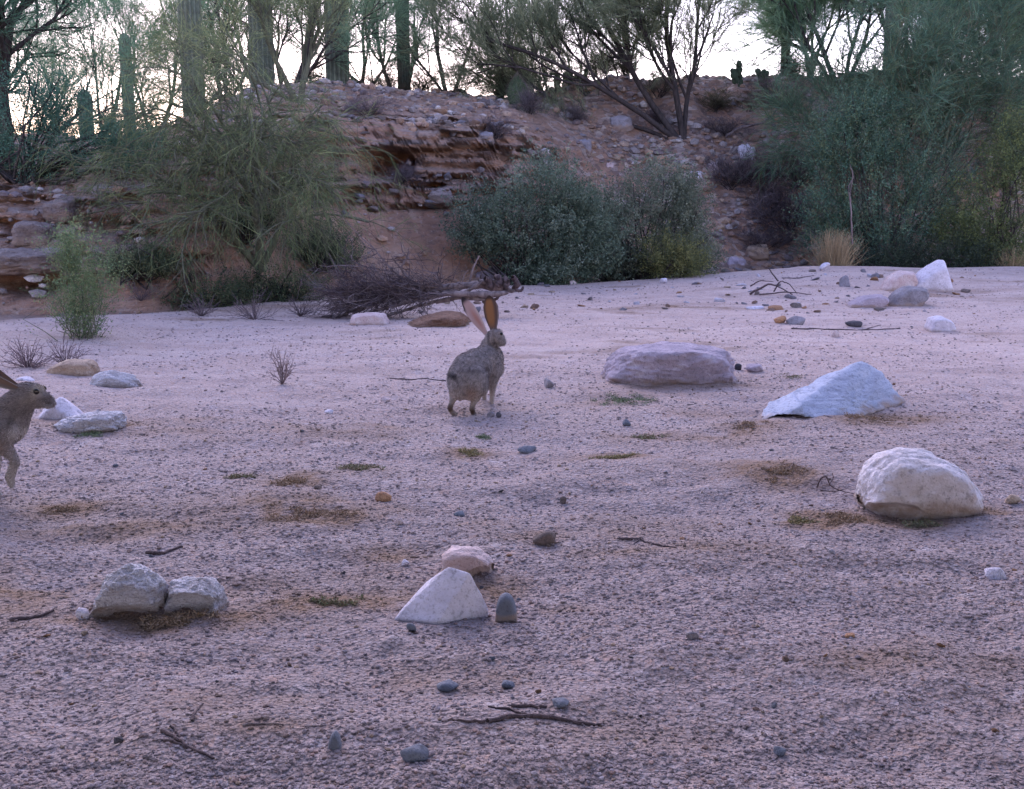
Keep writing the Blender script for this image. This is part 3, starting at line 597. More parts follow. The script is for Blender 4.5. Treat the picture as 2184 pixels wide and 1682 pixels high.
# --- dense and loose trees behind, shared
bgA = twiggy_tree('bank_tree', 'bare-limbed mesquite with fine twigs between the second and third saguaro', 'tree', at(620, 250, 18.5), UP, [(.3, 0, 1, 1.9, .05), (-.5, .1, .9, 2.0, .04), (.6, -.2, .6, 1.9, .035)], 21, 2600, 16000, wt=.007, ws=.0045, bark=M_BARK, pal=[(.19, .32, .20), (.15, .26, .17), (.25, .37, .23)], group='trees growing on top of the bank')
bgB = twiggy_tree('bank_tree', 'feathery tree with a dark trunk right of the fourth saguaro', 'tree', at(960, 215, 19.5), UP, [(-.2, 0, 1, 2.0, .045), (.35, .1, .9, 1.9, .035), (-.6, .1, .7, 1.7, .03)], 22, 2600, 17000, wt=.007, ws=.0045, bark=M_BARK, pal=[(.19, .32, .20), (.15, .26, .17), (.25, .37, .23)], group='trees growing on top of the bank')
bgC = twiggy_tree('bank_tree', 'dense dark green tree on the bank at the upper right', 'tree', at(1800, 180, 18.8), DENSE, [(-.3, 0, 1, 2.1, .05), (.4, .1, .9, 2.0, .045), (.1, -.2, 1, 2.2, .04), (-.8, -.1, .6, 1.8, .035)], 23, 6500, 60000, wt=.009, ws=.006, bark=M_BARK, pal=[(.19, .32, .20), (.15, .26, .17), (.25, .37, .23)], group='trees growing on top of the bank')
GT = 'trees growing on top of the bank'
spec = [(bgA, 330, 21.5, .9, 'pale green tree behind the first tall saguaro', 1.0), (bgA, 480, 20, 2.2, 'tree with bare limbs left of the second saguaro', 1.05), (bgB, 560, 22, 1.1, 'thin tree half hidden by the second saguaro', 1.1),
        (bgB, 760, 21, 3.0, 'slender tree just right of the third saguaro', 1.0), (bgA, 850, 23, 4.0, 'twisted tree behind the fourth saguaro', 1.1), (bgB, 1060, 22, 5.0, 'loose tree above the cone-shaped cactus', 1.0),
        (bgB, 215, 20, 4.4, 'light tree behind the two short saguaros', .95), (bgB, 1340, 24, 2.0, 'faint tree behind the wide palo verde', .9), (bgA, 1190, 25, 2.9, 'far low tree behind the double cactus', .8),
        (bgC, 1730, 21, 1.0, 'dark tree behind the slim saguaro at the right', .9), (bgC, 1930, 21, 2.5, 'dark tree around the paired saguaros at the right', 1.1), (bgC, 2110, 18.5, 4.0, 'tall olive tree at the right edge of the bank', 1.15), (bgC, 2200, 20.5, 5.2, 'dark tree cut by the right edge', 1.0),
        (bgA, 110, 21, 5.5, 'low tree seen through the left edge branches', .8), ]
for (src, u, d, rz, lab, s) in spec: copy_tree(src, at(u, 200, d), rz, s, lab, GT)
# low scrub line along the top of the bank
LOW = dict(levels=3, seg=[5, 4, 4], g=[.03, .05, .03], w=[.13, .16, .2], kids=[6, 5, 0], t0=[.1, .1, 0], sp=[.7, .8, 0], lr=[.7, .6, 0])
def scrub(name, label, base, seed, h=.5, n=9, ntw=500, nsub=5000, pal=None, bark=None, wt=.006, ws=.005, leaf=0, spread=.6, group=None, tilt=.7, lpal=None, **kw):
    r = np.random.default_rng(seed); tr = []
    for k in range(n):
        a = r.uniform(0, 6.28); q = tilt * r.uniform(.2, 1.1); tr.append((math.cos(a) * q, math.sin(a) * q, 1, h * r.uniform(.5, 1), h * .012))
    return twiggy_tree(name, label, 'shrub', base, LOW, tr, seed, ntw, nsub, (.2 * h, .45 * h), (.06 * h, .2 * h), .05, .05, wt, ws, spread, pal, bark, group, 'stems', leaf, lpal)
sc = scrub('scrub_bush', 'small leafless scrub bush on the rim of the bank', at(1280, 190, 20), 31, .55, pal=[(.10, .10, .07), (.08, .07, .05), (.12, .12, .08)], bark=M_BARK, leaf=2500, group='scrub bushes on the rim of the bank')
rr = np.random.default_rng(4)
sc2 = scrub('scrub_bush', 'twiggy scrub bush on the rim above the dark hole in the outcrop', at(838, 190, 19.5), 33, .6, n=7, ntw=260, nsub=3000, pal=[(.15, .15, .11), (.13, .11, .09)], bark=M_BARK, tilt=1.3, group='scrub bushes on the rim of the bank')
for k, (u, lab) in enumerate([(70, 'under the left edge tree'), (140, 'left of the stubby blue-green saguaro'), (235, 'between the two short saguaros'), (340, 'left of the thick tall saguaro'), (480, 'between the thick tall saguaro and the next broad one'), (600, 'right of the middle broad saguaro'), (660, 'left of the rightmost broad saguaro'), (790, 'right of the rightmost broad saguaro'), (905, 'right of the slimmer tall saguaro'), (990, 'between the slimmer saguaro and the young pointed cactus'), (1060, 'left of the young pointed cactus'), (1150, 'right of the young pointed cactus'), (1330, 'right of the tiny cactus pair'), (1400, 'left of the wide palo verde trunk'), (1530, 'right of the wide palo verde trunk'), (1600, 'in the bright gap of sky'), (1700, 'right of the slim saguaro')]):
    copy_tree(sc2 if k % 2 else sc, at(u + rr.uniform(-8, 8), 200, rr.uniform(18.5, 20)), rr.uniform(0, 6), rr.uniform(.5, .95) * (.6 if 1480 < u < 1690 else 1), 'rim scrub bush ' + lab, sx=rr.uniform(.6, 1.2))
dk = scrub('dead_scrub', 'dark leafless dead scrub bush on the face of the bank', at(1560, 330, 17), 32, .5, n=12, ntw=500, nsub=3500, pal=[(.15, .12, .14), (.2, .17, .18), (.10, .085, .1)], bark=M_BARK, ws=.0045, tilt=1.4, group='dead scrub bushes on the bank')
for (u, v, s, lab) in [(1545, 300, .6, 'left of the leaning slab'), (1600, 410, .8, 'below the upright white rock'), (1650, 450, 1.1, 'above the straw grass tuft'), (1680, 500, 1.2, 'touching the straw grass tuft'), (1700, 410, 1.1, 'at the left rim of the huge grey-green shrub'), (1625, 530, .8, 'beside the tan rock'), (1230, 262, .5, 'under the tiny cactus pair'), (1130, 250, .7, 'under the young pointed cactus'), (1400, 262, .6, 'beside the broad flat grey rock'), (860, 390, .4, 'inside the dark hole of the outcrop'), (790, 250, .6, 'on top of the outcrop at its left'), (1060, 300, .5, 'right of the grey tilted rock on the ledge'), (1665, 230, .9, 'just below the slim saguaro')]:
    g = G(u, v); g[2] = gz(g[0], g[1]) - .03; copy_tree(dk, g, rr.uniform(0, 6), s * rr.uniform(.7, 1), 'dark leafless dead scrub ' + lab, sx=s * rr.uniform(.8, 1.5))

# --- saguaros
def saguaro(u, vtop, vfoot, d, wu, label, lean=0, hx=None, taper=.9, seed=0):
    base = at(u, vfoot, d); R0 = wu / F * d / 2; top = W(u, vtop, d)[2] if hx is None else base[2] + hx; H = top - base[2]; n = 60; nr = 15; k = nr * 6
    z = np.linspace(0, 1, n); dome = np.minimum(1, np.sqrt(np.clip(1 - ((z * H - (H - R0 * 1.6)) / (R0 * 1.6)) ** 2 * (z * H > H - R0 * 1.6), 0, 1)) + .02)
    rad = R0 * (taper + (1 - taper) * np.sin(z * 2.2)) * dome * (1 + .03 * np.sin(z * 9 + seed)); a = np.arange(k) / k * 2 * PI
    rib = .84 + .16 * np.abs(np.cos(a * nr / 2)) ; x = rad[:, None] * rib * np.cos(a); y = rad[:, None] * rib * np.sin(a)
    V = np.stack([base[0] + x + lean * z[:, None] * H, base[1] + y, base[2] + (z * H)[:, None] + 0 * x], -1).reshape(-1, 3)
    I = np.arange(n * k).reshape(n, k); J = np.roll(I, -1, 1); Q = np.stack([I[:-1], J[:-1], J[1:], I[1:]], -1).reshape(-1, 4)
    c = np.tile(np.where(np.abs(np.cos(a * nr / 2)) > .9, 1.5, .85)[None, :, None], (n, 1, 1)) * np.array([.12, .145, .11]) * (1 + .3 * fb2(z * 9, z * 0, 3, seed))[:, None, None]
    o = empty('saguaro_cactus', base, label, 'cactus', 'saguaro cacti standing on the bank'); mk('stem', V, Q, M_SAG, o, col=c.reshape(-1, 3), smooth=True)
    r = np.random.default_rng(seed); N = int(900 * H * R0 / .25); zi = r.random(N); ai = r.integers(nr, size=N) * 2 * PI / nr; rr_ = np.interp(zi, z, rad)
    p = np.stack([base[0] + rr_ * np.cos(ai) + lean * zi * H, base[1] + rr_ * np.sin(ai), base[2] + zi * H], -1); dv = np.stack([np.cos(ai), np.sin(ai), 0 * ai], -1) + r.normal(0, .5, (N, 3))
    Vs, Fs = ribbon(r, strips(r, p, dv, .035, 0, 0, 2), .004)
    if wu > 31.5: mk('spines', Vs, Fs, M_DRY, o, col=colvar(r, N, [(.25, .22, .19), (.16, .14, .13)], 4))
    return o
M_SAG = col_mat('cactus_skin', .75, nscale=14)
saguaro(417, 0, 275, 17, 50, 'thick tall saguaro trunk, leftmost of the three broad ones', hx=5.5, seed=1)
saguaro(563, 0, 250, 18.5, 54, 'dark broad saguaro trunk, middle of the three broad ones', hx=5.8, seed=2, lean=.006)
saguaro(722, 0, 225, 18.5, 54, 'dark broad saguaro trunk, rightmost of the three broad ones', hx=6.2, seed=3, lean=.005)
saguaro(863, 0, 215, 20, 30, 'slimmer tall saguaro trunk right of the three broad ones', hx=6, seed=4, lean=-.01)
saguaro(279, 70, 300, 19, 25, 'short slim saguaro with a pointed top near the left', seed=5)
saguaro(188, 190, 320, 16, 31, 'stubby blue-green saguaro left of the short slim one', seed=6)
saguaro(1672, 36, 195, 19.5, 20, 'slim saguaro just right of the bright gap of sky', seed=7)
saguaro(1896, 0, 200, 17.5, 34, 'blue-green saguaro trunk, left one of the two in the right-hand trees', hx=5, seed=8)
saguaro(1984, 0, 200, 18, 30, 'darker saguaro trunk, right one of the two in the right-hand trees', hx=5, seed=9)
saguaro(1184+4, 152, 215, 18.8, 14, 'small stubby cactus stem, left one of the tiny pair on the rim', seed=10)
saguaro(1210, 150, 215, 18.9, 22, 'small stubby cactus stem, right one of the tiny pair on the rim', seed=11)
def cone_cactus():
    u, d = 1103, 18; base = at(u, 240, d); top = W(u, 158, d)[2]; H = top - base[2]; n, k = 30, 48; z = np.linspace(0, 1, n); a = np.arange(k) / k * 2 * PI
    rad = 22 / F * d * np.clip(np.interp(z, [0, .45, .7, .88, 1], [.8, 1, .8, .35, .02]), 0, 1); rib = .85 + .15 * np.abs(np.cos(a * 6))
    V = np.stack([base[0] + rad[:, None] * rib * np.cos(a), base[1] + rad[:, None] * rib * np.sin(a), base[2] + (z * H)[:, None] + 0 * rad[:, None] * rib], -1).reshape(-1, 3)
    I = np.arange(n * k).reshape(n, k); J = np.roll(I, -1, 1)
    o = empty('young_cactus', base, 'young dark green cactus tapering to a point on the rim of the bank', 'cactus')
    mk('stem', V, np.stack([I[:-1], J[:-1], J[1:], I[1:]], -1).reshape(-1, 4), M_SAG, o, col=np.array([[.07, .11, .06]]) * np.ones((n * k, 1)), smooth=True)
    r = np.random.default_rng(2); i = r.integers(n * k, size=900); Vs, Fs = ribbon(r, strips(r, V[i], norm(V[i] - (base + (0, 0, H / 2))), .05, 0, .1, 2), .004)
    mk('spines', Vs, Fs, M_DRY, o, col=colvar(r, 900, [(.22, .2, .17)], 4))
cone_cactus()
def prickly(label, u, v, d, s, seed):
    base = at(u, v, d); r = np.random.default_rng(seed); o = empty('prickly_pear', base, label, 'cactus', 'prickly pears on the rim of the bank'); D0, fc = ico(2)
    pads = [(base + (0, 0, .08 * s), 0)]
    for k in range(15):
        p, l = pads[r.integers(len(pads))]; q = p + np.array([r.uniform(-.2, .2), r.uniform(-.1, .1), r.uniform(.07, .16)]) * s; pads.append((q, l + 1))
    for p, _ in pads:
        a = r.uniform(-.6, .6); V = D0 * (.085 * s, .022 * s, .11 * s); V = np.c_[V[:, 0] * math.cos(a) + V[:, 2] * math.sin(a), V[:, 1], -V[:, 0] * math.sin(a) + V[:, 2] * math.cos(a)]
        t = r.uniform(-.8, .8); V = np.c_[V[:, 0] * math.cos(t) - V[:, 1] * math.sin(t), V[:, 0] * math.sin(t) + V[:, 1] * math.cos(t), V[:, 2]]
        mk('pad', V + p, fc, M_SAG, o, col=np.array([[.06, .085, .05]]) * np.ones((len(V), 1)), smooth=True)
prickly('prickly pear clump on the rim at the right side of the bright sky gap', 1637, 195, 19, .62, 1)
prickly('low prickly pear clump in the middle of the bright sky gap', 1578, 190, 19, .55, 2)
prickly('prickly pear clump on the rim right of the tiny cactus pair', 1245, 190, 19, .5, 3)

# --- left edge tree with dark trunk
b = at(15, 330, 12.5)
twiggy_tree('edge_tree', 'dark tree leaning in at the left edge with a bent limb', 'tree', b, dict(UP, g=[.03, .05, .04, .02], kids=[5, 6, 5, 0]), [(.15, 0, 1, 1.7, .07), (-.35, .1, 1, 1.9, .07), (.75, .1, .55, 1.2, .035), (-.1, -.2, 1, 2.1, .06)], 41, 3800, 28000, wt=.005, ws=.0035, bark=M_BARK, pal=[(.13, .26, .17), (.10, .2, .14), (.18, .31, .2)])
# --- leafy bushes
def bush(name, label, base, lobes, nsh, nl, leaf, pal, seed, stemcol=M_BARK, ar=.5, sh=.3, up=.5, dens=.35, srad=.016, ns=10):
    r = np.random.default_rng(seed); o = empty(name, base, label, 'shrub'); st = []; tips = []; tv = []
    for (cx, cy, cz, rx, ry, rz) in lobes:
        c = base + np.array([cx, cy, cz])
        for k in range(nsh // len(lobes)):
            q = norm(r.normal(size=3)); q = q * r.random() ** dens; p = c + q * (rx, ry, rz)
            p = p + .12 * np.array([rx, ry, rz]) * r.normal(size=3)
            if p[2] < base[2] + .03: p[2] = base[2] + .03 + .1 * r.random()
            tips.append(p); tv.append(norm(q + (0, 0, up)))
        for k in range(ns):
            q = c + norm(r.normal(size=3)) * (rx, ry, rz) * r.uniform(.4, .9); s0 = base + r.normal(0, .06, 3) * (1, 1, 0)
            mid = s0 * .5 + q * .5 + r.normal(0, .08, 3); st.append((np.array([s0, s0 * .6 + mid * .4 + r.normal(0, .02, 3), mid, mid * .4 + q * .6 + r.normal(0, .03, 3), q]), np.linspace(srad, srad / 4, 5)))
    tips = np.array(tips); tv = np.array(tv); n = len(tips); L = sh * r.uniform(.5, 1.2, n)
    tw = strips(r, tips - tv * L[:, None] * .6, tv, L, 0, .05, 4, .2); V1, F1 = ribbon(r, tw, min(.005, srad * .6))
    i = r.integers(n, size=nl); k = r.integers(0, 3, nl); f = r.random((nl, 1)); q = tw[i, k] * (1 - f) + tw[i, k + 1] * f + r.normal(0, leaf * .8, (nl, 3))
    V2, F2 = leafquads(r, q, leaf, ar=ar)
    pal = np.array(pal); cs = pal[r.integers(len(pal), size=n)]; c2 = cs[i] * r.uniform(.75, 1.25, (nl, 1))
    tubes('stems', st, stemcol, o)
    mk('foliage', np.concatenate([V1, V2]), np.concatenate([F1, F2 + len(V1)]), M_LEAF, o, col=np.concatenate([np.repeat(cs * .8, 8, 0), np.repeat(c2, 4, 0)]))
    return o
GP = [(.15, .21, .15), (.12, .17, .12), (.20, .25, .19), (.085, .125, .09)]
b = at(1110, 600, 12.75)
bush('dark_shrub', 'broad dark grey-green shrub, left one of the pair below the bank', b, [(-.2, 0, .8, .6, .5, .5), (.25, .05, 1.15, .5, .5, .5), (.45, 0, .55, .5, .5, .5), (-.45, 0, .75, .42, .4, .42), (.25, -.1, .3, .5, .4, .3), (.6, .1, .9, .35, .4, .45), (.85, .15, .6, .4, .4, .5)], 2200, 54000, .03, GP, 51)
b = at(1365, 600, 13.5)
bush('dark_shrub', 'broad dark grey-green shrub, right one of the pair below the bank', b, [(-.15, 0, .7, .55, .5, .55), (.2, .1, 1.15, .5, .45, .5), (.5, 0, .65, .4, .45, .5), (-.45, 0, .9, .35, .4, .45), (.55, .1, 1.1, .3, .35, .4), (-.7, .05, .6, .4, .4, .5), (.7, .1, .4, .3, .35, .35), (-.4, .0, .3, .5, .35, .3)], 2100, 50000, .03, [(.18, .215, .155), (.14, .175, .125), (.23, .26, .19), (.11, .135, .10)], 52)
b = at(1415, 592, 13.05)
bush('yellow_shrub', 'smaller yellow-green shrub in front of the right dark shrub', b, [(0, 0, .32, .38, .3, .34), (.25, 0, .25, .3, .3, .25)], 420, 11000, .024, [(.2, .21, .08), (.16, .18, .08), (.25, .25, .1), (.11, .13, .07)], 53)
b = at(680, 600, 11.8)
bush('dark_shrub', 'low dark shrub behind the dead brush pile', b, [(0, 0, .35, .42, .4, .32), (.2, .1, .2, .3, .3, .22), (-.3, 0, .25, .35, .3, .25)], 500, 12000, .022, [(.085, .115, .07), (.10, .125, .08), (.065, .085, .06)], 54)
for k, (u, d_, w_, h_, lab) in enumerate([(440, 10.2, .5, .42, 'low dark shrub at the sand edge under the drooping palo verde'), (590, 10.7, .5, .5, 'low dark shrub right of the drooping palo verde stem'), (310, 10.0, .4, .3, 'low dark shrub at the sand edge nearest the creosote bush'), (520, 11.2, .55, .7, 'taller dark shrub behind the drooping palo verde')]):
    bush('dark_shrub', lab, at(u, 640, d_), [(0, 0, h_ * .5, w_, .35, h_ * .5), (w_ * .4, 0, h_ * .35, w_ * .6, .3, h_ * .35), (-w_ * .5, 0, h_ * .3, w_ * .6, .3, h_ * .32)], 420, 9000, .022, [(.08, .115, .065), (.11, .14, .075), (.06, .085, .055), (.14, .15, .085)], 540 + k, sh=.25)
b = at(340, 540, 12.2)
bush('green_shrub', 'dull green shrub low on the left bank behind the drooping palo verde', b, [(0, 0, .25, .4, .35, .25), (-.3, 0, .2, .3, .3, .2)], 350, 8000, .024, [(.07, .1, .045), (.055, .08, .04)], 55)
# right-hand mass
TEAL = [(.13, .24, .165), (.10, .19, .135), (.18, .29, .19), (.075, .145, .105), (.17, .22, .12), (.15, .17, .13)]
b = at(1880, 560, 15.2)
bush('tall_shrub', 'huge round grey-green shrub filling the right side below the bank', b, [(-.2, 0, 1.3, .95, .8, .8), (.3, .2, 1.9, .9, .7, .6), (.0, -.1, .7, .9, .7, .6), (-.6, .2, 1.9, .6, .5, .45), (.8, 0, 1.2, .6, .6, .7), (-.75, .1, .9, .5, .5, .6), (-.3, .2, 2.3, .6, .5, .4)], 3000, 64000, .034, TEAL, 56, ar=.35, sh=.4)
b = at(2120, 560, 14.6)
bush('tall_shrub', 'dark olive shrub at the right edge below the bank', b, [(0, 0, 1.0, .7, .6, .8), (.3, .1, 1.8, .6, .5, .6), (.1, 0, .5, .7, .6, .45), (-.4, 0, .6, .5, .4, .5)], 1500, 34000, .03, [(.15, .19, .08), (.12, .15, .07), (.2, .24, .09), (.085, .11, .06)], 57)
b = at(1990, 545, 14.2)
bush('low_shrub', 'low dark shrub in front of the huge grey-green shrub', b, [(-.4, 0, .3, .5, .3, .32), (.3, 0, .3, .5, .3, .3)], 500, 12000, .026, [(.045, .065, .045), (.06, .08, .05), (.035, .05, .035)], 58)
b = at(1960, 300, 16.6)
twiggy_tree('feathery_tree', 'feathery blue-green palo verde rising out of the huge grey-green shrub', 'tree', b, DENSE, [(-.4, -.3, 1, 1.9, .05), (.4, -.2, .9, 1.9, .05), (.0, -.3, 1, 2.0, .05), (-.9, -.2, .6, 1.7, .04), (.9, -.1, .7, 1.8, .04)], 59, 7500, 60000, tg=.0, sg=-.02, wt=.009, ws=.006, pal=TEAL)
b = at(60, 440, 11.3)
bush('tall_shrub', 'blue-green shrub at the left edge under the leaning tree', b, [(0, 0, .45, .6, .4, .5), (.5, .2, .45, .5, .4, .4), (-.5, 0, .5, .5, .4, .5), (.2, .2, .9, .5, .4, .35), (1.0, .3, .4, .4, .4, .35)], 1300, 30000, .022, [(.09, .2, .14), (.07, .16, .115), (.13, .24, .17)], 60)

# --- drooping palo verde at the left
DROOP = dict(levels=4, seg=[6, 7, 6, 5], g=[.0, -.06, -.14, -.12], w=[.12, .13, .15, .18], kids=[7, 6, 4, 0], t0=[.3, .2, .1, 0], sp=[.7, .7, .7, 0], lr=[.75, .62, .6, 0])
b = at(560, 600, 11.2)
twiggy_tree('palo_verde_shrub', 'sprawling olive palo verde with drooping twigs below the saguaros', 'tree', b, DROOP, [(-.55, -.2, 1, 1.35, .045), (.1, -.1, 1, 1.5, .05), (-.95, -.2, .75, 1.4, .04), (.5, -.1, .9, 1.2, .04), (-.2, -.3, 1, 1.6, .04), (-.3, .2, 1, 1.3, .04)], 61, 3000, 19000, (.2, .5), (.06, .18), -.12, -.06, .005, .0034, .75, [(.17, .22, .11), (.13, .18, .09), (.25, .29, .14), (.10, .13, .08)], M_GBARK)
b = at(640, 330, 13.8)
twiggy_tree('palo_verde_tree', 'yellowish palo verde branching in front of the broad saguaros', 'tree', b, UP, [(-.3, -.2, 1, 1.4, .04), (.3, -.1, 1, 1.2, .04), (.0, .1, 1, 1.5, .035), (-.8, 0, .6, 1.2, .03)], 62, 1300, 8000, wt=.006, ws=.004, pal=[(.23, .28, .15), (.18, .23, .12), (.30, .33, .17)])
# --- creosote by the sand edge
b = G(180, 716); b[2] -= .02 # creosote
bush('creosote_bush', 'single upright feathery green bush on the sand at the left', b, [(0, 0, .17, .20, .18, .17), (-.05, 0, .36, .27, .22, .22), (.10, 0, .5, .24, .2, .22), (-.06, 0, .68, .17, .15, .17)], 540, 10500, .019, [(.15, .23, .12), (.12, .19, .10), (.25, .30, .15), (.19, .26, .13)], 63, M_GBARK, .38, .34, 1.6, .5, .0035, 7)
# --- straw grass tufts
def tuft(label, u, v, h, w, seed, n=900, pal=((.42, .3, .16), (.34, .24, .13), (.5, .38, .22)), name='grass_tuft'):
    b = G(u, v); r = np.random.default_rng(seed); a = r.uniform(0, 6.28, n); q = np.abs(r.normal(0, .45, n)); D_ = np.stack([np.cos(a) * q * w / h, np.sin(a) * q * w / h, np.ones(n)], -1)
    p = b + np.stack([r.normal(0, w * .12, n), r.normal(0, w * .12, n), np.full(n, -.01)], -1)
    V, Fc = ribbon(r, strips(r, p, D_, h * r.uniform(.4, 1.1, n), 0, -.06, 5, .08), .004); o = mk(name, V, Fc, M_DRY, rel=b, col=colvar(r, n, pal, 10)); o.location = b
    return tag(o, label, 'grass')
def tuft_at(label, base, h, w, seed, n=900):
    r = np.random.default_rng(seed); a = r.uniform(0, 6.28, n); q = np.abs(r.normal(0, .5, n)); D_ = np.stack([np.cos(a) * q * w / h, np.sin(a) * q * w / h, np.ones(n)], -1)
    p = base + np.stack([r.normal(0, w * .15, n), r.normal(0, w * .12, n), np.full(n, -.01)], -1)
    V, Fc = ribbon(r, strips(r, p, D_, h * r.uniform(.4, 1.1, n), 0, -.06, 5, .1), .006); o = mk('grass_tuft', V, Fc, M_DRY, rel=base, col=colvar(r, n, ((.36, .27, .16), (.29, .22, .14), (.42, .33, .21)), 10)); o.location = base
    return tag(o, label, 'grass')
tuft_at('straw-yellow dry grass tuft at the foot of the huge grey-green shrub', at(1780, 565, 14.1), .62, .42, 71, 1300)
tuft_at('straw-yellow dry grass tuft cut by the right edge', at(2160, 570, 14.2), .4, .35, 72, 800)

# --- low weed mats on the gravel
def mat_weed(label, u0, u1, v, hv, pal, seed, n=900, name='weed_patch'):
    g0 = G((u0 + u1) / 2, v); d = g0[1]; w = (u1 - u0) / F * d / 2; dep = hv / F * d / (CAMZ / d) * .55; r = np.random.default_rng(seed)
    a = r.uniform(0, 6.28, n); q = r.random(n) ** .7; x = g0[0] + w * q * np.cos(a) * (1 + .2 * np.sin(3 * a + seed)); y = g0[1] + dep * q * np.sin(a) + (x - g0[0]) * .15
    n_keep = (fb2(x * 22, y * 22, 2, seed) + .38 - .6 * q) > 0; x, y = x[n_keep], y[n_keep]; n = len(x)
    z = height(x, y, True); p = np.stack([x, y, z], -1); D_ = norm(r.normal(size=(n, 3)) * (1, 1, .12) + (0, 0, .15)); hh = min(.022, .010 + w * .07)
    V, Fc = ribbon(r, strips(r, p, D_, hh * r.uniform(.5, 1.6, n), 0, -.1, 3, .4), .003); V2, F2 = leafquads(r, p + np.array([0, 0, 1]) * r.uniform(0, hh * .6, (n, 1)), .008)
    o = mk(name, np.concatenate([V, V2]), np.concatenate([Fc, F2 + len(V)]), M_DRY, rel=g0, col=np.concatenate([colvar(r, n, pal, 6), colvar(r, n, pal, 4)])); o.location = g0
    return tag(o, label, 'weed')
GRN = [(.17, .22, .12), (.22, .25, .15), (.14, .17, .11)]; YEL = [(.34, .27, .13), (.27, .22, .12), (.22, .21, .12)]; BRN = [(.29, .20, .13), (.22, .155, .11), (.34, .25, .18)]; MIX = [(.2, .22, .12), (.28, .21, .13), (.17, .15, .11)]
for k, (lab, u0, u1, v, hv, pal, n) in enumerate([('bright green weed mat right of the middle jackrabbit', 1250, 1415, 860, 26, GRN, 1700), ('green and brown weed mat under the dark blue stone', 1325, 1440, 934, 20, MIX, 1000),
        ('long yellowish weed streak in the middle of the gravel', 1248, 1372, 980, 12, YEL, 900), ('yellow-brown weed patch below the tiny green one', 970, 1042, 968, 16, YEL, 600), ('tiny green weed patch under the feet of the middle jackrabbit', 1002, 1050, 931, 12, GRN, 400),
        ('green-brown weed patch left of the yellow-brown one', 725, 818, 1003, 18, MIX, 900), ('faint green weed streak at the middle left', 465, 555, 1017, 12, MIX, 500), ('brown weed patch beside the dark purple stone', 575, 680, 1034, 26, BRN, 900),
        ('bushy brown-green weed clump left of the white pyramid rock', 655, 815, 1276, 26, MIX, 2000), ('rust-brown weed patch left of the cream-white boulder', 1620, 1720, 1018, 26, BRN, 900), ('yellow-brown weed patch lower left of the cream-white boulder', 1668, 1745, 1098, 24, YEL, 700),
        ('brown weed patch touching the lower left of the boulder', 1750, 1840, 1098, 34, BRN, 1100), ('olive weed patch at the front foot of the boulder', 1925, 2010, 1105, 26, MIX, 900), ('brown weed patch at the right foot of the boulder', 2040, 2130, 1078, 20, BRN, 800),
        ('brown weed patch in front of the blue-grey slab', 1770, 1925, 898, 20, BRN, 1500), ('dark weed patch at the left foot of the blue-grey slab', 1545, 1640, 915, 18, BRN, 700), ('green weed streak below the flat grey-white rock', 150, 255, 928, 12, GRN, 700),
        ('brown weed patch in the middle distance above the front rocks', 540, 790, 1100, 30, BRN, 900), ('dull brown weed patch at the middle left edge', 85, 185, 1082, 18, BRN, 500), ('brown litter under the cracked white rocks', 200, 480, 1322, 24, BRN, 1800),
        ('sparse brown weed patch left of the dark bare gravel at the right', 1660, 1720, 812, 16, MIX, 350)]): mat_weed(lab, u0, u1, v, hv, pal, 300 + k, n)
# dry little plants
def dryplant(label, u, v, h, seed, n=26, name='dry_plant', sp=.7, pal=((.24, .18, .18), (.17, .13, .14))):
    b = G(u, v); r = np.random.default_rng(seed); L = []
    for k in range(n):
        a = r.uniform(0, 6.28); q = r.uniform(.1, sp); d = norm([math.cos(a) * q, math.sin(a) * q * .6, 1]); H = h * r.uniform(.5, 1.05); pts = [b - (0, 0, .01)]
        for j in range(5): d = norm(d + r.normal(0, .14, 3)); pts.append(pts[-1] + d * H / 5)
        L.append((np.array(pts), np.linspace(.0022, .0009, 6), np.array(pal[k % len(pal)])))
        for m_ in range(3):
            q0 = pts[2 + m_]; e = norm(d + r.normal(0, .7, 3)); L.append((np.array([q0, q0 + e * H * .15, q0 + e * H * .28 + r.normal(0, .005, 3)]), np.array([.0014, .0011, .0007]), np.array(pal[0])))
    o = empty(name, b, label, 'plant'); tubes('stems', L, M_DRY, o, 4, col=np.array(pal[0])); return o
dryplant('small dry plant standing alone on the sand at the left', 602, 818, .21, 81)
dryplant('low spreading dark dry brush above the left jackrabbit', 60, 785, .22, 82, 50, sp=2.2, pal=((.16, .11, .13), (.11, .08, .09)))
dryplant('thin dry twigs of brush spreading over the sand at the left', 140, 775, .2, 83, 30, sp=2.5, pal=((.16, .11, .13), (.11, .08, .09)))

# --- sticks
def stick(label, lines, rad, seed, mat=None, lift=.4, name='stick'):
    r = np.random.default_rng(seed); L = []; g0 = None
    for j, ln in enumerate(lines):
        P_ = np.array([G(u, v) for u, v in ln]); t = np.linspace(0, 1, len(P_)); tt = np.linspace(0, 1, len(P_) * 4)
        Q = np.stack([np.interp(tt, t, P_[:, k]) for k in range(3)], -1) + r.normal(0, rad * .35, (len(tt), 3)); rad_j = rad * (1 if j == 0 else .6)
        Q[:, 2] = [gz(a, c) for a, c in Q[:, :2]]; Q[:, 2] = Q[:, 2] * .3 + Q[:, 2].max() * .7 if False else Q[:, 2] + rad_j * lift
        if g0 is None: g0 = Q[0].copy()
        L.append((Q, rad_j * np.linspace(1, .5, len(tt)) * (1 + .2 * r.normal(size=len(tt)).clip(-1, 1))))
    o = tubes(name, L, mat or M_DEAD, None, 6); me = o.data; V = np.zeros(len(me.vertices) * 3, np.float32); me.vertices.foreach_get('co', V); V = V.reshape(-1, 3) - g0; me.vertices.foreach_set('co', V.ravel().astype(np.float32)); o.location = g0
    return tag(o, label, 'stick')
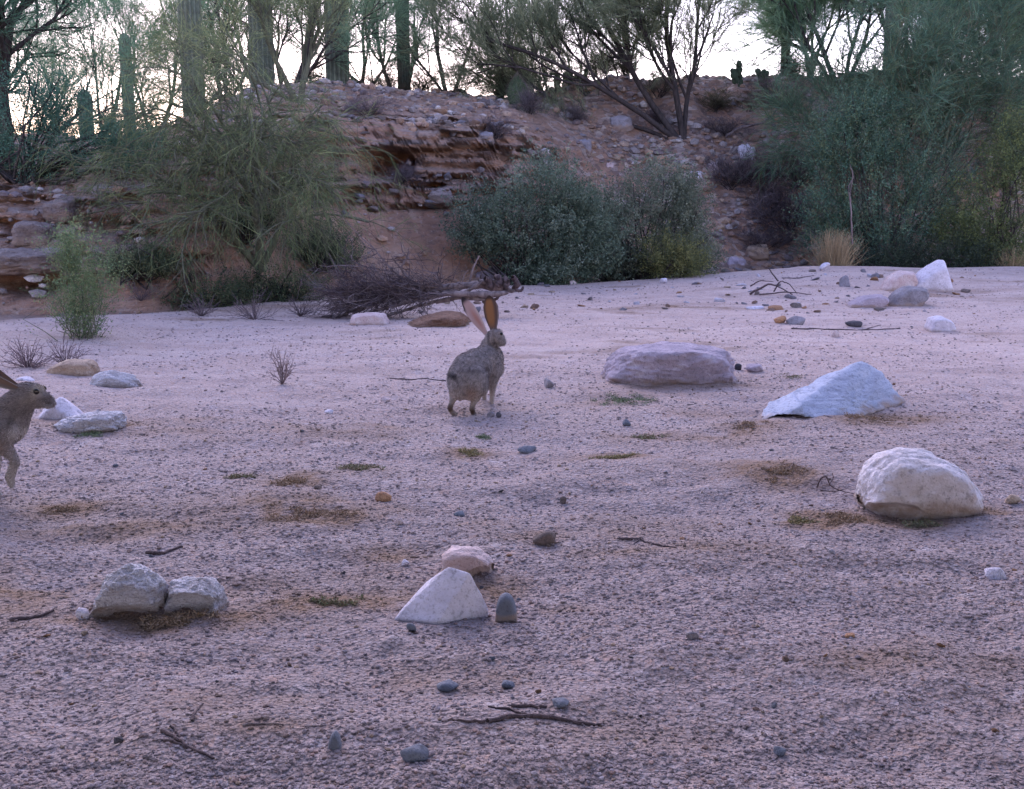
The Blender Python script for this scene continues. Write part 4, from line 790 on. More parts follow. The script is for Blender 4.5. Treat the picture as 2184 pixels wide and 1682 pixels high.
M_STK = bark_mat('dark_stick', (.13, .095, .10), (.06, .045, .052))
stick('dark forked stick lying at the bottom centre', [[(1040, 1562), (1090, 1548), (1150, 1540), (1240, 1548), (1290, 1545)], [(1130, 1542), (1085, 1530), (1045, 1526)], [(1040, 1560), (990, 1562), (945, 1558)]], .006, 91, M_STK)
stick('short dark stick above the forked one', [[(1095, 1520), (1130, 1522), (1165, 1520)]], .005, 92, M_STK)
stick('splintered dark stick at the bottom left', [[(345, 1580), (390, 1600), (455, 1622)], [(350, 1598), (400, 1604)], [(365, 1572), (385, 1590)]], .005, 93, M_STK)
stick('thin twig pointing up the slope at the lower left', [[(410, 1558), (420, 1535), (432, 1508)]], .0035, 94, M_STK)
stick('dark curved stick above the cracked white rocks', [[(312, 1172), (345, 1175), (388, 1162)]], .007, 95, M_STK)
stick('thin kinked stick right of the brown angular stone', [[(1320, 1155), (1365, 1155), (1395, 1168), (1440, 1178)], [(1365, 1155), (1350, 1165)]], .005, 96, M_STK)
stick('long thin stick left of the middle jackrabbit', [[(832, 812), (880, 816), (950, 812)]], .006, 97, M_STK)
stick('reddish twig on the gravel at the lower left', [[(520, 1562), (560, 1558), (605, 1562)]], .003, 98)
stick('faint dark stick at the left edge below the cracked rocks', [[(22, 1322), (60, 1316), (115, 1306)]], .006, 99, M_STK)
stick('long dark stick on the far sand', [[(1690, 706), (1760, 703), (1840, 702), (1920, 700)], [(1840, 702), (1880, 694)]], .008, 100, M_STK)
stick('short blue-grey stick on the crest', [[(1668, 594), (1700, 593), (1735, 588)]], .012, 101)
def curvy(label, polys, rad, d=None, name='dead_branch', mat=None, seed=0, cat='branch', dd=.0):
    """free-standing bent branches: points given as seen, on a vertical slice at depth d"""
    r = np.random.default_rng(seed); b = W(polys[0][0][0], polys[0][0][1], d); o = empty(name, b, label, cat)
    L = []
    for j, ln in enumerate(polys):
        P_ = np.array([W(u, v, d + dd * r.normal()) for u, v in ln]); t = np.linspace(0, 1, len(P_)); n = len(P_) * 4; tt = np.linspace(0, 1, n)
        Q = np.stack([np.interp(tt, t, P_[:, k]) for k in range(3)], -1); Q[1:-1] = (Q[:-2] + Q[1:-1] * 2 + Q[2:]) / 4; Q += r.normal(0, rad * .15, Q.shape)
        L.append((Q, rad * (1 if j == 0 else .7) * np.linspace(1, .4, n)))
    return o, L
o_, L_ = curvy('arched twisted twigs standing on the crest at the right', [[(1600, 626), (1640, 605), (1660, 610), (1690, 628)], [(1650, 622), (1665, 598), (1685, 606), (1700, 626)], [(1660, 600), (1640, 572), (1630, 568)], [(1620, 628), (1680, 622), (1730, 628)], [(1600, 610), (1620, 598), (1650, 600)]], .012, G(1660, 628)[1], seed=3, dd=.03)
tubes('twigs', L_, M_STK, o_, 5)
o_, L_ = curvy('pale bare twig standing in front of the huge grey-green shrub', [[(1818, 520), (1815, 440), (1812, 420), (1820, 370), (1812, 350)], [(1815, 430), (1808, 400), (1822, 375)]], .012, 14.0, seed=4, dd=.02)
tubes('twigs', L_, M_DEAD, o_, 5)
o_, L_ = curvy('grey fallen branch lying on the bank under the leaning slab', [[(1548, 292), (1570, 275), (1620, 262), (1665, 258)], [(1625, 262), (1650, 245), (1658, 225)], [(1600, 266), (1580, 262)]], .03, 18.0, seed=5, dd=.04)
tubes('wood', L_, M_DEAD, o_, 5)
o_, L_ = curvy('curled brown twig beside the cream-white boulder', [[(1742, 1040), (1750, 1020), (1762, 1014), (1770, 1035), (1790, 1046), (1820, 1052)], [(1768, 1035), (1778, 1018), (1776, 1008)], [(1750, 1045), (1775, 1048), (1800, 1045)]], .0035, G(1780, 1050)[1], seed=6, dd=.01)
tubes('twigs', L_, M_STK, o_, 5)

# --- the dead brush pile behind the jackrabbit
def brush_pile():
    d = G(800, 682)[1] + .25; base = W(900, 640, d); base[2] = gz(base[0], base[1])
    o = empty('dead_tree', base, 'fallen dead tree with a tangle of purple-grey twigs behind the middle jackrabbit', 'dead tree'); r = np.random.default_rng(77)
    def line(ln, rad, tap=.4, dz=.05):
        off = r.normal(0, dz); P_ = np.array([W(u, v, d + off + r.normal(0, .015)) for u, v in ln]); t = np.linspace(0, 1, len(P_)); n = len(P_) * 5; tt = np.linspace(0, 1, n)
        Q = np.stack([np.interp(tt, t, P_[:, k]) for k in range(3)], -1)
        for _ in range(2): Q[1:-1] = (Q[:-2] + Q[1:-1] * 2 + Q[2:]) / 4
        Q += r.normal(0, rad * .12, Q.shape); return (Q, rad * np.linspace(1, tap, n) * np.minimum(1, .25 + tt * 7) * (1 + .15 * r.normal(size=n).clip(-1, 1)))
    logs = [line([(1100, 620), (1060, 612), (1010, 606), (950, 612), (890, 622), (820, 640), (740, 668), (705, 680)], .04, .3), line([(1085, 625), (1030, 628), (960, 625), (880, 640), (800, 662)], .03), line([(1040, 640), (980, 632), (900, 650), (830, 672), (760, 684)], .022), line([(1000, 612), (930, 628), (850, 634), (760, 640), (715, 652)], .02),
            line([(1030, 600), (1000, 618), (960, 640), (930, 646)], .02), line([(1075, 612), (1050, 600), (1020, 600)], .024, .8)]
    roots = [line([(1060, 612), (1066, 600), (1064, 592), (1058, 590)], 0.033, .8), line([(1078, 615), (1082, 600), (1076, 592)], 0.029, .8), line([(1092, 616), (1104, 608), (1098, 596), (1094, 590)], 0.027, .8), line([(1098, 618), (1112, 620), (1116, 612)], .014, .8),
             line([(1050, 616), (1042, 598), (1034, 592)], 0.030, .8), line([(1020, 620), (1035, 636), (1030, 646)], .015, .7), line([(1070, 622), (1060, 636), (1052, 640)], .015, .7), line([(1040, 606), (1024, 590), (1028, 580)], .012, .7)]
    br = [line([(900, 618), (880, 600), (862, 585), (855, 568), (870, 548), (872, 530)], .014), line([(862, 580), (845, 560), (835, 545)], .01), line([(870, 552), (858, 535), (855, 515)], .008), line([(1000, 606), (1010, 570), (1022, 545)], .012, .5),
          line([(880, 610), (840, 580), (810, 545), (790, 520)], .01), line([(940, 610), (932, 592), (936, 575)], .009), line([(820, 640), (780, 610), (740, 590), (712, 575)], .009), line([(850, 625), (800, 600), (760, 560)], .009),
          line([(700, 685), (740, 655), (800, 640), (880, 635)], .009), line([(985, 604), (990, 585), (1000, 575)], .008)] + [line([(960 - 14 * k, 612 + 2.2 * k), (900 - 14 * k, 600 + r.uniform(0, 30) + 2 * k), (830 - 10 * k, 590 + r.uniform(0, 45) + 2.5 * k), (770 - 6 * k + r.uniform(-30, 30), 585 + r.uniform(0, 60) + 3 * k)], r.uniform(.007, .013)) for k in range(11)]
    tubes('log', logs, M_DEAD, o, 8); [tubes('root', [q_], M_STK, o, 7) for q_ in roots]; [tubes('branch', [q_], M_DEAD, o, 6) for q_ in br]
    src = br[4:] + br[:1] + logs[:2] + logs[:2]; n = 700; p, dd = pick(r, src, n, 0); k = p[:, 0] < W(960, 620, d)[0]; p, dd = p[k], dd[k]; n = len(p)
    tw = strips(r, p, norm(r.normal(size=(n, 3)) * (1, .8, .5) + (-1.1, 0, .06)), r.uniform(.15, .42, n), 0, 0, 6, .17); n2 = 3600; i = r.integers(n, size=n2); j = r.integers(0, 5, n2)
    sb = strips(r, tw[i, j], norm(tw[i, j + 1] - tw[i, j]) + norm(r.normal(size=(n2, 3))) * .7, r.uniform(.05, .2, n2), 0, 0, 3, .2)
    for a in (tw, sb): a[..., 2] = np.maximum(a[..., 2], height(a[..., 0], a[..., 1]) + .005)
    V1, F1 = ribbon(r, tw, .009); V2, F2 = ribbon(r, sb, .005)
    mk('twigs', np.concatenate([V1, V2]), np.concatenate([F1, F2 + len(V1)]), M_DRY, o, col=np.concatenate([colvar(r, n, [(.11, .085, .095), (.075, .055, .065), (.19, .155, .16)], 12), colvar(r, n2, [(.11, .085, .095), (.075, .055, .065), (.17, .14, .145)], 6)]))
brush_pile()
# red earth hump under the brush pile
sil_rock('earth_mound', 'low reddish-brown earth mound under the fallen dead tree', [(840, 692), (880, 676), (930, 664), (985, 662), (1015, 672), (1005, 692), (920, 697)], .5, rock_mat('red_earth', (.30, .17, .12), (.18, .11, .09), (.36, .25, .2), 8, .04), 401, p=6, amp=.25, cat='mound')
# mossy heap left side by the creosote: fallen twigs line
for k, (u, v, h_, lab) in enumerate([(545, 682, .28, 'sprawling dead twigs at the sand edge below the drooping palo verde'), (430, 672, .22, 'dead twigs at the sand edge left of the sprawling ones'), (640, 672, .2, 'dead twigs at the sand edge next to the brush pile'), (300, 640, .25, 'dry twigs at the foot of the left bank')]):
    dryplant(lab, u, v, h_, 500 + k, 40, 'dead_twigs', 2.6, ((.16, .125, .14), (.11, .085, .095)))

# ------------------------------------------------------------------ jackrabbits
def body_mesh(prims, voxel=.0035, smooth=7):
    """prims: (centre, radii) ellipsoids, or chains of (point, radius); fused into one continuous skin"""
    Vs = []; Fs = []; off = 0; D0, fc = ico(3)
    def add(c, rad, rot=None):
        nonlocal off
        V = D0 * rad
        if rot is not None: V = V @ np.array(rot).T
        Vs.append(V + c); Fs.append(fc + off); off += len(V)
    for p in prims:
        if p[0] == 'e': add(np.array(p[1]), np.array(p[2]), p[3] if len(p) > 3 else None)
        else:
            ch = p[1]
            for a, b_ in zip(ch[:-1], ch[1:]):
                A, B = np.array(a[:3]), np.array(b_[:3]); L = np.linalg.norm(B - A); n = max(2, int(L / (min(a[3], b_[3]) * .3)))
                for t in np.linspace(0, 1, n): add(A * (1 - t) + B * t, np.ones(3) * (a[3] * (1 - t) + b_[3] * t))
    o = mk('tmp', np.concatenate(Vs), np.concatenate(Fs)); m = o.modifiers.new('r', 'REMESH'); m.mode = 'VOXEL'; m.voxel_size = voxel; m.use_smooth_shade = True
    s = o.modifiers.new('s', 'SMOOTH'); s.factor = .5; s.iterations = smooth
    dg = bpy.context.evaluated_depsgraph_get(); dg.update(); me = bpy.data.meshes.new_from_object(o.evaluated_get(dg)); bpy.data.objects.remove(o)
    V = np.zeros(len(me.vertices) * 3, np.float32); me.vertices.foreach_get('co', V); V = V.reshape(-1, 3).astype(float)
    Q = np.array([list(p.vertices) + ([p.vertices[0]] if len(p.vertices) == 3 else []) for p in me.polygons]); bpy.data.meshes.remove(me)
    return V, Q
def ear_mesh(B, T, wv, nv, half, cup=.5, th=.0018, bend=0, prof=None):
    """a long cupped ear: returns verts, quads and per-vertex (t, s, side)"""
    B, T, wv, nv = map(lambda a: np.array(a, float), (B, T, wv, nv)); wv = norm(wv); nv = norm(nv); nt_, ns = 34, 15
    t = np.linspace(0, 1, nt_)[:, None]; s = np.linspace(-1, 1, ns)[None]
    w = np.interp(t, [0, .08, .22, .45, .7, .88, .96, 1], prof or [.34, .42, .68, .98, 1, .66, .36, .06]) * half
    cp = cup * (1 - .55 * t)
    outs = []
    for sd_ in (0, 1):
        k = (w * s * np.cos(cp * s * 1.1)); n_ = w * cp * (s ** 2) * 1.0 + (-th if sd_ else th) * (1 - s ** 2 * .8) + bend * np.sin(t * PI)
        outs.append(B + (T - B) * t[..., None] + wv * k[..., None] + nv * n_[..., None])
    V = np.concatenate([a.reshape(-1, 3) for a in outs]); I = np.arange(nt_ * ns).reshape(nt_, ns); Q0 = np.stack([I[:-1, :-1], I[:-1, 1:], I[1:, 1:], I[1:, :-1]], -1).reshape(-1, 4); J = I + nt_ * ns
    Q = [Q0, Q0[:, ::-1] + nt_ * ns]
    for a, b_ in ((I[:, 0], J[:, 0]), (J[:, -1], I[:, -1])): Q.append(np.stack([a[:-1], a[1:], b_[1:], b_[:-1]], -1))
    Q.append(np.stack([I[-1, :-1], I[-1, 1:], J[-1, 1:], J[-1, :-1]], -1))
    tt = np.broadcast_to(t, (nt_, ns)).ravel(); ss = np.broadcast_to(s, (nt_, ns)).ravel()
    return V, np.concatenate(Q), np.concatenate([tt, tt]), np.concatenate([ss, ss]), np.repeat([0, 1], nt_ * ns)
M_FUR = col_mat('fur', .95, nscale=0); M_EAR = col_mat('ear_skin', .8, .3)
me_ = Mat('eye_black', .12); me_.b.inputs['Base Color'].default_value = (.012, .009, .008, 1); me_.b.inputs['Specular IOR Level'].default_value = .6; M_EYE = me_.m
me2 = Mat('eye_amber', .2); me2.b.inputs['Base Color'].default_value = (.22, .13, .05, 1); M_IRIS = me2.m
def fur(parent, V, Q, colfn, n, L, flow, seed, wd=.0016, bare=()):
    r = np.random.default_rng(seed); A, B, C_ = V[Q[:, 0]], V[Q[:, 1]], V[Q[:, 2]]; nn = np.cross(B - A, C_ - A); ar = np.linalg.norm(nn, axis=1); i = r.choice(len(Q), n, p=ar / ar.sum())
    f = r.random((n, 2)); p = A[i] + (B[i] - A[i]) * f[:, :1] + (V[Q[i, 3]] - A[i]) * f[:, 1:] * 1.0; nm = norm(nn[i]); kp = np.ones(n, bool)
    for q_, rd in bare: kp &= np.linalg.norm(p - q_, axis=1) > rd
    p, nm = p[kp], nm[kp]; n = len(p)
    fl = np.array(flow, float); d = norm(nm * .45 + norm(fl - nm * (nm @ fl)[:, None]) * .8 + r.normal(0, .22, (n, 3)))
    c = colfn(p, nm); g = r.choice([.45, .85, 1.1, 1.55], n, p=[.22, .3, .3, .18]); sc = L * np.clip((p[:, 2] - .0) * 9, .35, 1) if True else L
    Vr, Fr = ribbon(r, strips(r, p, d, sc * r.uniform(.6, 1.3, n), 0, -.05, 3, .1), wd)
    mk('fur', Vr, Fr, M_FUR, parent, rel=np.zeros(3), col=np.repeat(np.clip(c * g[:, None], 0, 1), 6, 0))
def blend(c, tgt, w): return c * (1 - w[:, None]) + np.array(tgt) * w[:, None]
GREY = np.array([.34, .305, .31])

def rabbit_sitting():
    g = G(1012, 882); root = np.array([g[0] - .03, g[1] + .07, 0]); root[2] = gz(root[0], root[1]); d0 = root[1]
    o = empty('jackrabbit', root, 'jackrabbit seen from behind in the middle of the gravel, head turned right, tall ears up', 'jackrabbit', 'jackrabbits on the wash')
    def J(px, py, y, r=None):
        us = (1080 + px / 4.805) * .84783; vs = (720 + py / 4.805) * .84783; q = W(us, vs, d0 + y) - root
        return (q[0], q[1], q[2]) if r is None else (q[0], q[1], q[2], r)
    def E(px, py, y, rx, ry, rz, rot=None): return ('e', J(px, py, y), (rx, ry, rz)) if rot is None else ('e', J(px, py, y), (rx, ry, rz), rot)
    def Rz(a, b=0): c, s = math.cos(a), math.sin(a); c2, s2 = math.cos(b), math.sin(b); return (np.array([[c, -s, 0], [s, c, 0], [0, 0, 1]]) @ np.array([[1, 0, 0], [0, c2, -s2], [0, s2, c2]])).tolist()
    P_ = [E(425, 1120, -.03, .083, .09, .095), E(480, 1020, .0, .085, .09, .09), E(570, 960, .05, .078, .09, .084), E(680, 900, .10, .070, .08, .078), E(770, 880, .15, .052, .06, .07), E(790, 990, .14, .046, .05, .05),
          E(560, 1140, -.055, .062, .07, .083), E(600, 1200, -.06, .045, .055, .055), E(350, 1180, -.07, .050, .05, .062), E(390, 1270, -.07, .052, .045, .04), E(500, 1290, -.07, .05, .045, .035),
          ('c', [J(700, 790, .14, .046), J(730, 700, .14, .036), J(760, 610, .13, .031)]),
          ('c', [J(690, 760, .13, .03), J(680, 690, .135, .02)]),
          E(795, 580, .13, .030, .034, .030), ('c', [J(800, 585, .13, .029), J(850, 630, .12, .025), J(892, 678, .113, .0155)]), E(845, 655, .125, .026, .024, .020), E(850, 690, .12, .02, .018, .014), E(845, 560, .125, .017, .02, .016),
          ('c', [J(570, 1230, -.05, .04), J(565, 1330, -.055, .024), J(540, 1400, -.075, .0135), J(512, 1478, -.085, .0125), J(530, 1530, -.075, .0115), J(580, 1562, -.045, .011)]),
          ('c', [J(330, 1260, -.06, .036), J(290, 1350, -.075, .018), J(275, 1400, -.085, .0125), J(248, 1470, -.095, .0125), J(270, 1520, -.085, .0115), J(315, 1545, -.06, .011)]),
          ('c', [J(780, 1040, .12, .036), J(765, 1150, .11, .023), J(762, 1260, .11, .0145), J(755, 1400, .11, .0105), J(755, 1480, .105, .0115), J(770, 1505, .085, .012)]),
          ('c', [J(730, 1050, .16, .03), J(690, 1180, .16, .019), J(665, 1300, .16, .0125), J(665, 1400, .16, .010), J(672, 1470, .155, .011), J(685, 1492, .14, .0115)]),
          ('c', [J(300, 1100, -.09, .02), J(330, 1170, -.10, .019), J(370, 1250, -.105, .013), J(410, 1310, -.10, .008)])]
    V, Q = body_mesh(P_)
    def pj(p): return p
    tail = np.array([J(300, 1090, -.11), J(340, 1170, -.13), J(380, 1250, -.13), J(425, 1325, -.12)])
    def col(p, n):
        c = np.tile(GREY, (len(p), 1)); x, y, z = p.T
        c = c * (1 + .35 * fb3(p * 45, 2, 2) + .55 * fb3(p * 85, 2, 5))[:, None]
        c = blend(c, (.46, .39, .36), (1 - sstep(z, .06, .15)) * .85)                     # pale lower haunch and legs
        c = blend(c, (.42, .36, .33), sstep(x, J(860, 900, .12)[0], J(910, 900, .12)[0]) * (z < .30) * .8)  # light flank edge
        c = blend(c, (.36, .22, .16), np.exp(-((x - J(500, 1300, -.1)[0]) ** 2 + (z - J(500, 1300, -.1)[2]) ** 2) / .035 ** 2) * .6)
        dd = np.min([np.linalg.norm(p - tail[k] - (tail[k + 1] - tail[k]) * np.clip(((p - tail[k]) @ (tail[k + 1] - tail[k])) / ((tail[k + 1] - tail[k]) @ (tail[k + 1] - tail[k])), 0, 1)[:, None], axis=1) for k in range(3)], axis=0)
        c = blend(c, (.075, .065, .07), (1 - sstep(dd, .004, .016)) * .75)
        q = np.array(J(270, 1085, -.1)); c = blend(c, (.05, .045, .05), np.exp(-(((x - q[0]) / .028) ** 2 + ((z - q[2]) / .012) ** 2)) * (y < 0) * .9)
        for (a, b_, dy) in ((250, 1475, -.1), (525, 1515, -.09)):
            q = np.array(J(a, b_, dy)); c = blend(c, (.09, .055, .04), np.exp(-np.sum((p - q) ** 2, 1) / .028 ** 2))
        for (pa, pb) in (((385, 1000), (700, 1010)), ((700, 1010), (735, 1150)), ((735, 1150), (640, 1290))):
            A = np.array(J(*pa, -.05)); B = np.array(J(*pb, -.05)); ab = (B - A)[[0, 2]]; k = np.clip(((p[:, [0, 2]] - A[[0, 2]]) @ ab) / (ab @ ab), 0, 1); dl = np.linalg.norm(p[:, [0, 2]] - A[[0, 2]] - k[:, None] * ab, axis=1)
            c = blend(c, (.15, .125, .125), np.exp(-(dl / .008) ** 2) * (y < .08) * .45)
        q = np.array(J(690, 640, .12)); c = blend(c, (.5, .46, .47), np.exp(-(((x - q[0]) / .011) ** 2 + ((z - q[2]) / .035) ** 2)) * .9)
        q = np.array(J(715, 610, .1)); c = blend(c, (.09, .08, .085), np.exp(-(((x - q[0]) / .006) ** 2 + ((z - q[2]) / .03) ** 2)) * .8)
        q = np.array(J(745, 660, .1)); c = blend(c, (.4, .36, .36), np.exp(-(((x - q[0]) / .008) ** 2 + ((z - q[2]) / .025) ** 2)) * .8)
        q = np.array(J(790, 690, .1)); c = blend(c, (.10, .085, .085), np.exp(-(((x - q[0]) / .02) ** 2 + ((z - q[2]) / .008) ** 2)) * .8)
        q = np.array(J(872, 585, .1)); c = blend(c, (.42, .36, .32), np.exp(-(((x - q[0]) / .013) ** 2 + ((z - q[2]) / .014) ** 2)) * .7)
        q = np.array(J(905, 690, .1)); c = blend(c, (.3, .27, .27), np.exp(-np.sum(((p - q) * (1, .5, 1)) ** 2, 1) / .018 ** 2) * .7)
        return c
    def ear(B, T, wv, nv, half, cf, **k):
        v, q, t, s, sd_ = ear_mesh(B, T, wv, nv, half, **k); return v, q, cf(t, s, sd_)
    def c_right(t, s, sd_):
        c = np.tile([.37, .20, .10], (len(t), 1)); e = np.abs(s + .15)
        c = blend(c, (.13, .09, .085), sstep(e, .32, .72) * .95); c = blend(c, (.34, .3, .32), sstep(s, .72, .95) * (1 - sstep(t, .6, .85))); c = blend(c, (.07, .05, .05), sstep(t, .84, .95)); c = blend(c, (.2, .16, .16), 1 - sstep(t, .05, .3)); return c
    def c_left(t, s, sd_):
        c = np.tile([.52, .41, .43], (len(t), 1)); c = blend(c, (.42, .22, .19), np.exp(-((t - .42) / .25) ** 2 - ((s - .1) / .45) ** 2) * .8)
        c = blend(c, (.04, .035, .045), sstep(t, .82, .93) * 1.0); c = blend(c, (.05, .045, .05), sstep(-s, .5, .9) * sstep(t, .62, .8)); c = blend(c, (.6, .55, .56), sstep(s, .55, .9) * (1 - sstep(t, .5, .8))); return c
    er = ear(J(778, 560, .13), J(722, 108, .14), (1, -.12, .1), (.1, -1, 0), .040, c_right, cup=.55)
    el = ear(J(700, 590, .145), J(392, 130, .16), (.72, -.25, .62), (.15, -1, -.1), .031, c_left, cup=.4)
    Vb = V; C0 = col(V, None); n0 = len(V)
    b = mk('body', np.concatenate([V, er[0], el[0]]), np.concatenate([Q, er[1] + n0, el[1] + n0 + len(er[0])]), M_EAR, o, rel=np.zeros(3), col=np.concatenate([C0, er[2], el[2]]), smooth=True)
    q0 = np.array(J(872, 577, .095)); k0 = V[np.argmin(np.linalg.norm((V - q0) * (1, .4, 1), axis=1))]; fur(o, V, Q, col, 42000, .0075, (-.35, -.5, -.6), 5, bare=[(k0, .009)])
    D0, fc = ico(3); q = np.array(J(872, 577, .095)); k = Vb[np.argmin(np.linalg.norm((Vb - q) * (1, .4, 1), axis=1))]
    mk('eye', D0 * .0075 + k + (.001, -.001, 0), fc, M_EYE, o, rel=np.zeros(3), smooth=True)
    return o
rabbit_sitting()

def rabbit_walking():
    d0 = 3.72; e = W(0, 1070, d0); root = np.array([e[0], d0, gz(e[0], d0)])
    o = empty('jackrabbit', root, 'jackrabbit walking in from the left edge, seen in profile with one forepaw raised', 'jackrabbit', 'jackrabbits on the wash')
    def J(px, py, y, r=None):
        us = (px / 4.205) * .84783; vs = (860 + py / 4.205) * .84783; q = W(us, vs, d0 + y) - root
        return (q[0], q[1], q[2]) if r is None else (q[0], q[1], q[2], r)
    def E(px, py, y, rx, ry, rz): return ('e', J(px, py, y), (rx, ry, rz))
    P_ = [E(290, 540, 0, .048, .033, .038), ('c', [J(320, 550, 0, .036), J(420, 590, 0, .030), J(500, 630, 0, .0225), J(540, 645, 0, .0165)]), E(390, 620, 0, .040, .028, .026), E(500, 665, 0, .02, .014, .010), E(380, 500, 0, .026, .022, .018),
          ('c', [J(250, 590, 0, .043), J(160, 700, .01, .058), J(90, 800, .01, .070)]), E(70, 850, .01, .072, .062, .075), E(-60, 860, .01, .095, .068, .085), E(-260, 850, .01, .11, .07, .085), E(-480, 830, .01, .12, .078, .095), E(-700, 850, .01, .11, .085, .11), E(-850, 900, .01, .07, .07, .09),
          E(-720, 980, -.05, .08, .04, .09), E(-720, 980, .07, .08, .04, .09),
          ('c', [J(50, 930, -.035, .05), J(20, 1050, -.04, .034), J(60, 1130, -.045, .024), J(135, 1215, -.045, .0165), J(165, 1265, -.045, .0145), J(135, 1340, -.045, .0145), J(105, 1430, -.045, .015), J(125, 1520, -.045, .010)]),
          ('c', [J(-20, 950, .055, .045), J(-60, 1080, .06, .028), J(-40, 1250, .06, .016), J(-50, 1450, .06, .013), J(-45, 1600, .06, .0135), J(-5, 1625, .055, .012)]),
          ('c', [J(-740, 1080, -.05, .05), J(-640, 1200, -.055, .028), J(-820, 1400, -.055, .018), J(-700, 1640, -.055, .013), J(-520, 1670, -.055, .013)]),
          ('c', [J(-740, 1080, .07, .05), J(-900, 1250, .075, .026), J(-1050, 1420, .075, .017), J(-950, 1600, .075, .013), J(-800, 1620, .075, .013)]),
          ('c', [J(-900, 900, .01, .025), J(-980, 1000, .01, .018), J(-1000, 1080, .01, .012)])]
    V, Q = body_mesh(P_)
    def col(p, n):
        c = np.tile(GREY * .78, (len(p), 1)); x, y, z = p.T; c = c * (1 + .35 * fb3(p * 45, 2, 2))[:, None]
        def sp(px, py, w, h, t, a=.9):
            nonlocal c
            q = np.array(J(px, py, 0)); c = blend(c, t, np.exp(-(((x - q[0]) / w) ** 2 + ((z - q[2]) / h) ** 2)) * a)
        c = blend(c, (.48, .43, .41), (1 - sstep(z, .11, .21)) * .7)
        sp(240, 950, .02, .03, (.5, .46, .44), .8); sp(0, 1080, .05, .02, (.42, .3, .24), .7); sp(415, 505, .019, .017, (.5, .45, .38), .85); sp(330, 600, .02, .014, (.34, .3, .26), .6); sp(400, 560, .008, .012, (.45, .4, .35), .4)
        sp(545, 640, .009, .010, (.07, .055, .05), .8); sp(480, 690, .03, .007, (.4, .36, .33), .8); sp(510, 590, .02, .008, (.12, .1, .09), .6); sp(180, 820, .008, .02, (.08, .07, .07), .6)
        sp(100, 1430, .012, .028, (.16, .085, .04), .95); sp(60, 1330, .01, .012, (.55, .5, .45), .6); sp(-950, 980, .04, .04, (.05, .045, .05), .8)
        return c
    def cin(t, s, sd_):
        c = np.tile([.23, .20, .195], (len(t), 1)); c = blend(c, (.22, .15, .12), (1 - sstep(np.abs(s + .1), .3, .7)) * .8 * (1 - sd_)); c = blend(c, (.55, .5, .48), sstep(np.abs(s), .78, .97) * .9); c = blend(c, (.035, .03, .035), sstep(t, .86, .95)); return c
    ea = ear_mesh(J(235, 500, -.018), J(-400, 235, -.05), (.25, .2, -.95), (.1, -1, -.1), .034, cup=.6); eb = ear_mesh(J(220, 470, .02), J(-340, 90, .05), (.4, -.1, -.9), (.1, -1, -.1), .034, cup=.5)
    n0 = len(V); mk('body', np.concatenate([V, ea[0], eb[0]]), np.concatenate([Q, ea[1] + n0, eb[1] + n0 + len(ea[0])]), M_EAR, o, rel=np.zeros(3), col=np.concatenate([col(V, None), cin(*ea[2:]), cin(*eb[2:])]), smooth=True)
    EY_ = [V[np.argmin(np.linalg.norm(V - np.array(J(415, 510, sg * .06)), axis=1))] for sg in (-1, 1)]; fur(o, V, Q, col, 60000, .007, (-1, 0, -.3), 6, bare=[(e_, .0125) for e_ in EY_])
    D0, fc = ico(3)
    for sgn in (-1, 1):
        q = np.array(J(415, 510, sgn * .06)); k = V[np.argmin(np.linalg.norm(V - q, axis=1))]; c = np.array(J(415, 510, 0)); c[1] = k[1] + sgn * .0005
        mk('eye', D0 * (.0105, .006, .0105) + c, fc, M_EYE, o, rel=np.zeros(3), smooth=True)
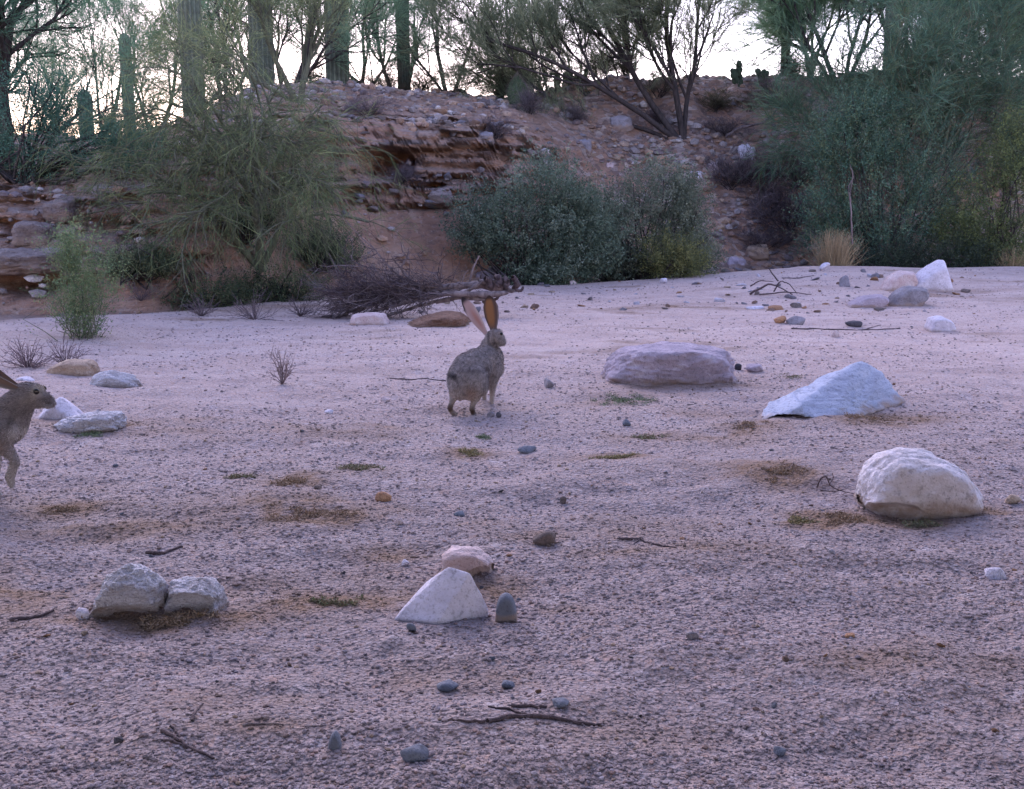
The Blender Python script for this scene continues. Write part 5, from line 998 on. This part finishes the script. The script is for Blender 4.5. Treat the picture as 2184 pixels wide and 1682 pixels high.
    r = np.random.default_rng(1); n = 26; p = np.tile(J(525, 650, -.012), (n, 1)) + r.normal(0, .004, (n, 3)); Vw, Fw = ribbon(r, strips(r, p, np.stack([r.uniform(-.4, .5, n), -np.ones(n) * r.uniform(.3, 1, n), r.uniform(-.5, .1, n)], -1), .045, 0, -.05, 5, .05), .0006)
    mk('whiskers', Vw, Fw, M_DRY, o, rel=np.zeros(3), col=np.full((len(Vw), 3), .4))
    return o
rabbit_walking()

# --- unseen trees and shrubs added outside the frame to shade the near gravel
for (x, y, rz, s_, lab) in [(-2.6, -1.6, .3, 1.25, 'unseen tree added behind the viewpoint at the left to shade the near gravel'), (2.7, -1.4, 2.1, 1.3, 'unseen tree added behind the viewpoint at the right to shade the near gravel'), (.2, -3.2, 4.0, 1.45, 'unseen tree added straight behind the viewpoint to shade the near gravel'), (-6.0, -.5, 1.2, 1.4, 'unseen tree added far left of the viewpoint to shade the near gravel'), (6.2, -.6, 5.2, 1.4, 'unseen tree added far right of the viewpoint to shade the near gravel')]:
    copy_tree(bgC, (x, y, gz(x, y) - .05), rz, s_, lab, 'unseen trees added round the viewpoint for shade')
OV = bush('shade_canopy', 'unseen leafy crown added over the viewpoint to shade the near gravel', np.array([.3, -1.6, gz(.3, -1.6)]), [(-3.2, 1.6, 3.7, 2.2, 2.6, .8), (0, 2.2, 3.9, 2.4, 2.6, .7), (3.2, 1.6, 3.7, 2.2, 2.6, .8), (0, -1.5, 3.2, 3, 1.5, .9), (-5.6, 1, 3.2, 1.6, 2.6, 1.2), (5.6, 1, 3.2, 1.6, 2.6, 1.2)], 3000, 52000, .12, GP, 900, M_BARK, .6, .5)  # added crown, out of view, blocks sky light above the near gravel
for sx_, lab in ((-1, 'unseen leafy shrub added left of the viewpoint to darken the near ground'), (1, 'unseen leafy shrub added right of the viewpoint to darken the near ground')):
    bush('shade_shrub', lab, np.array([sx_ * 3.3, 1.6, gz(sx_ * 3.3, 1.6)]), [(0, 0, 1.1, .9, 1.2, 1.1), (sx_ * .6, .5, 2.0, 1.0, 1.2, 1.0), (sx_ * .5, -1.2, 1.6, 1.0, 1.1, 1.3)], 900, 14000, .09, GP, 905 + sx_, M_BARK, .6, .4)  # added pair, out of view, darkens the near ground at both sides
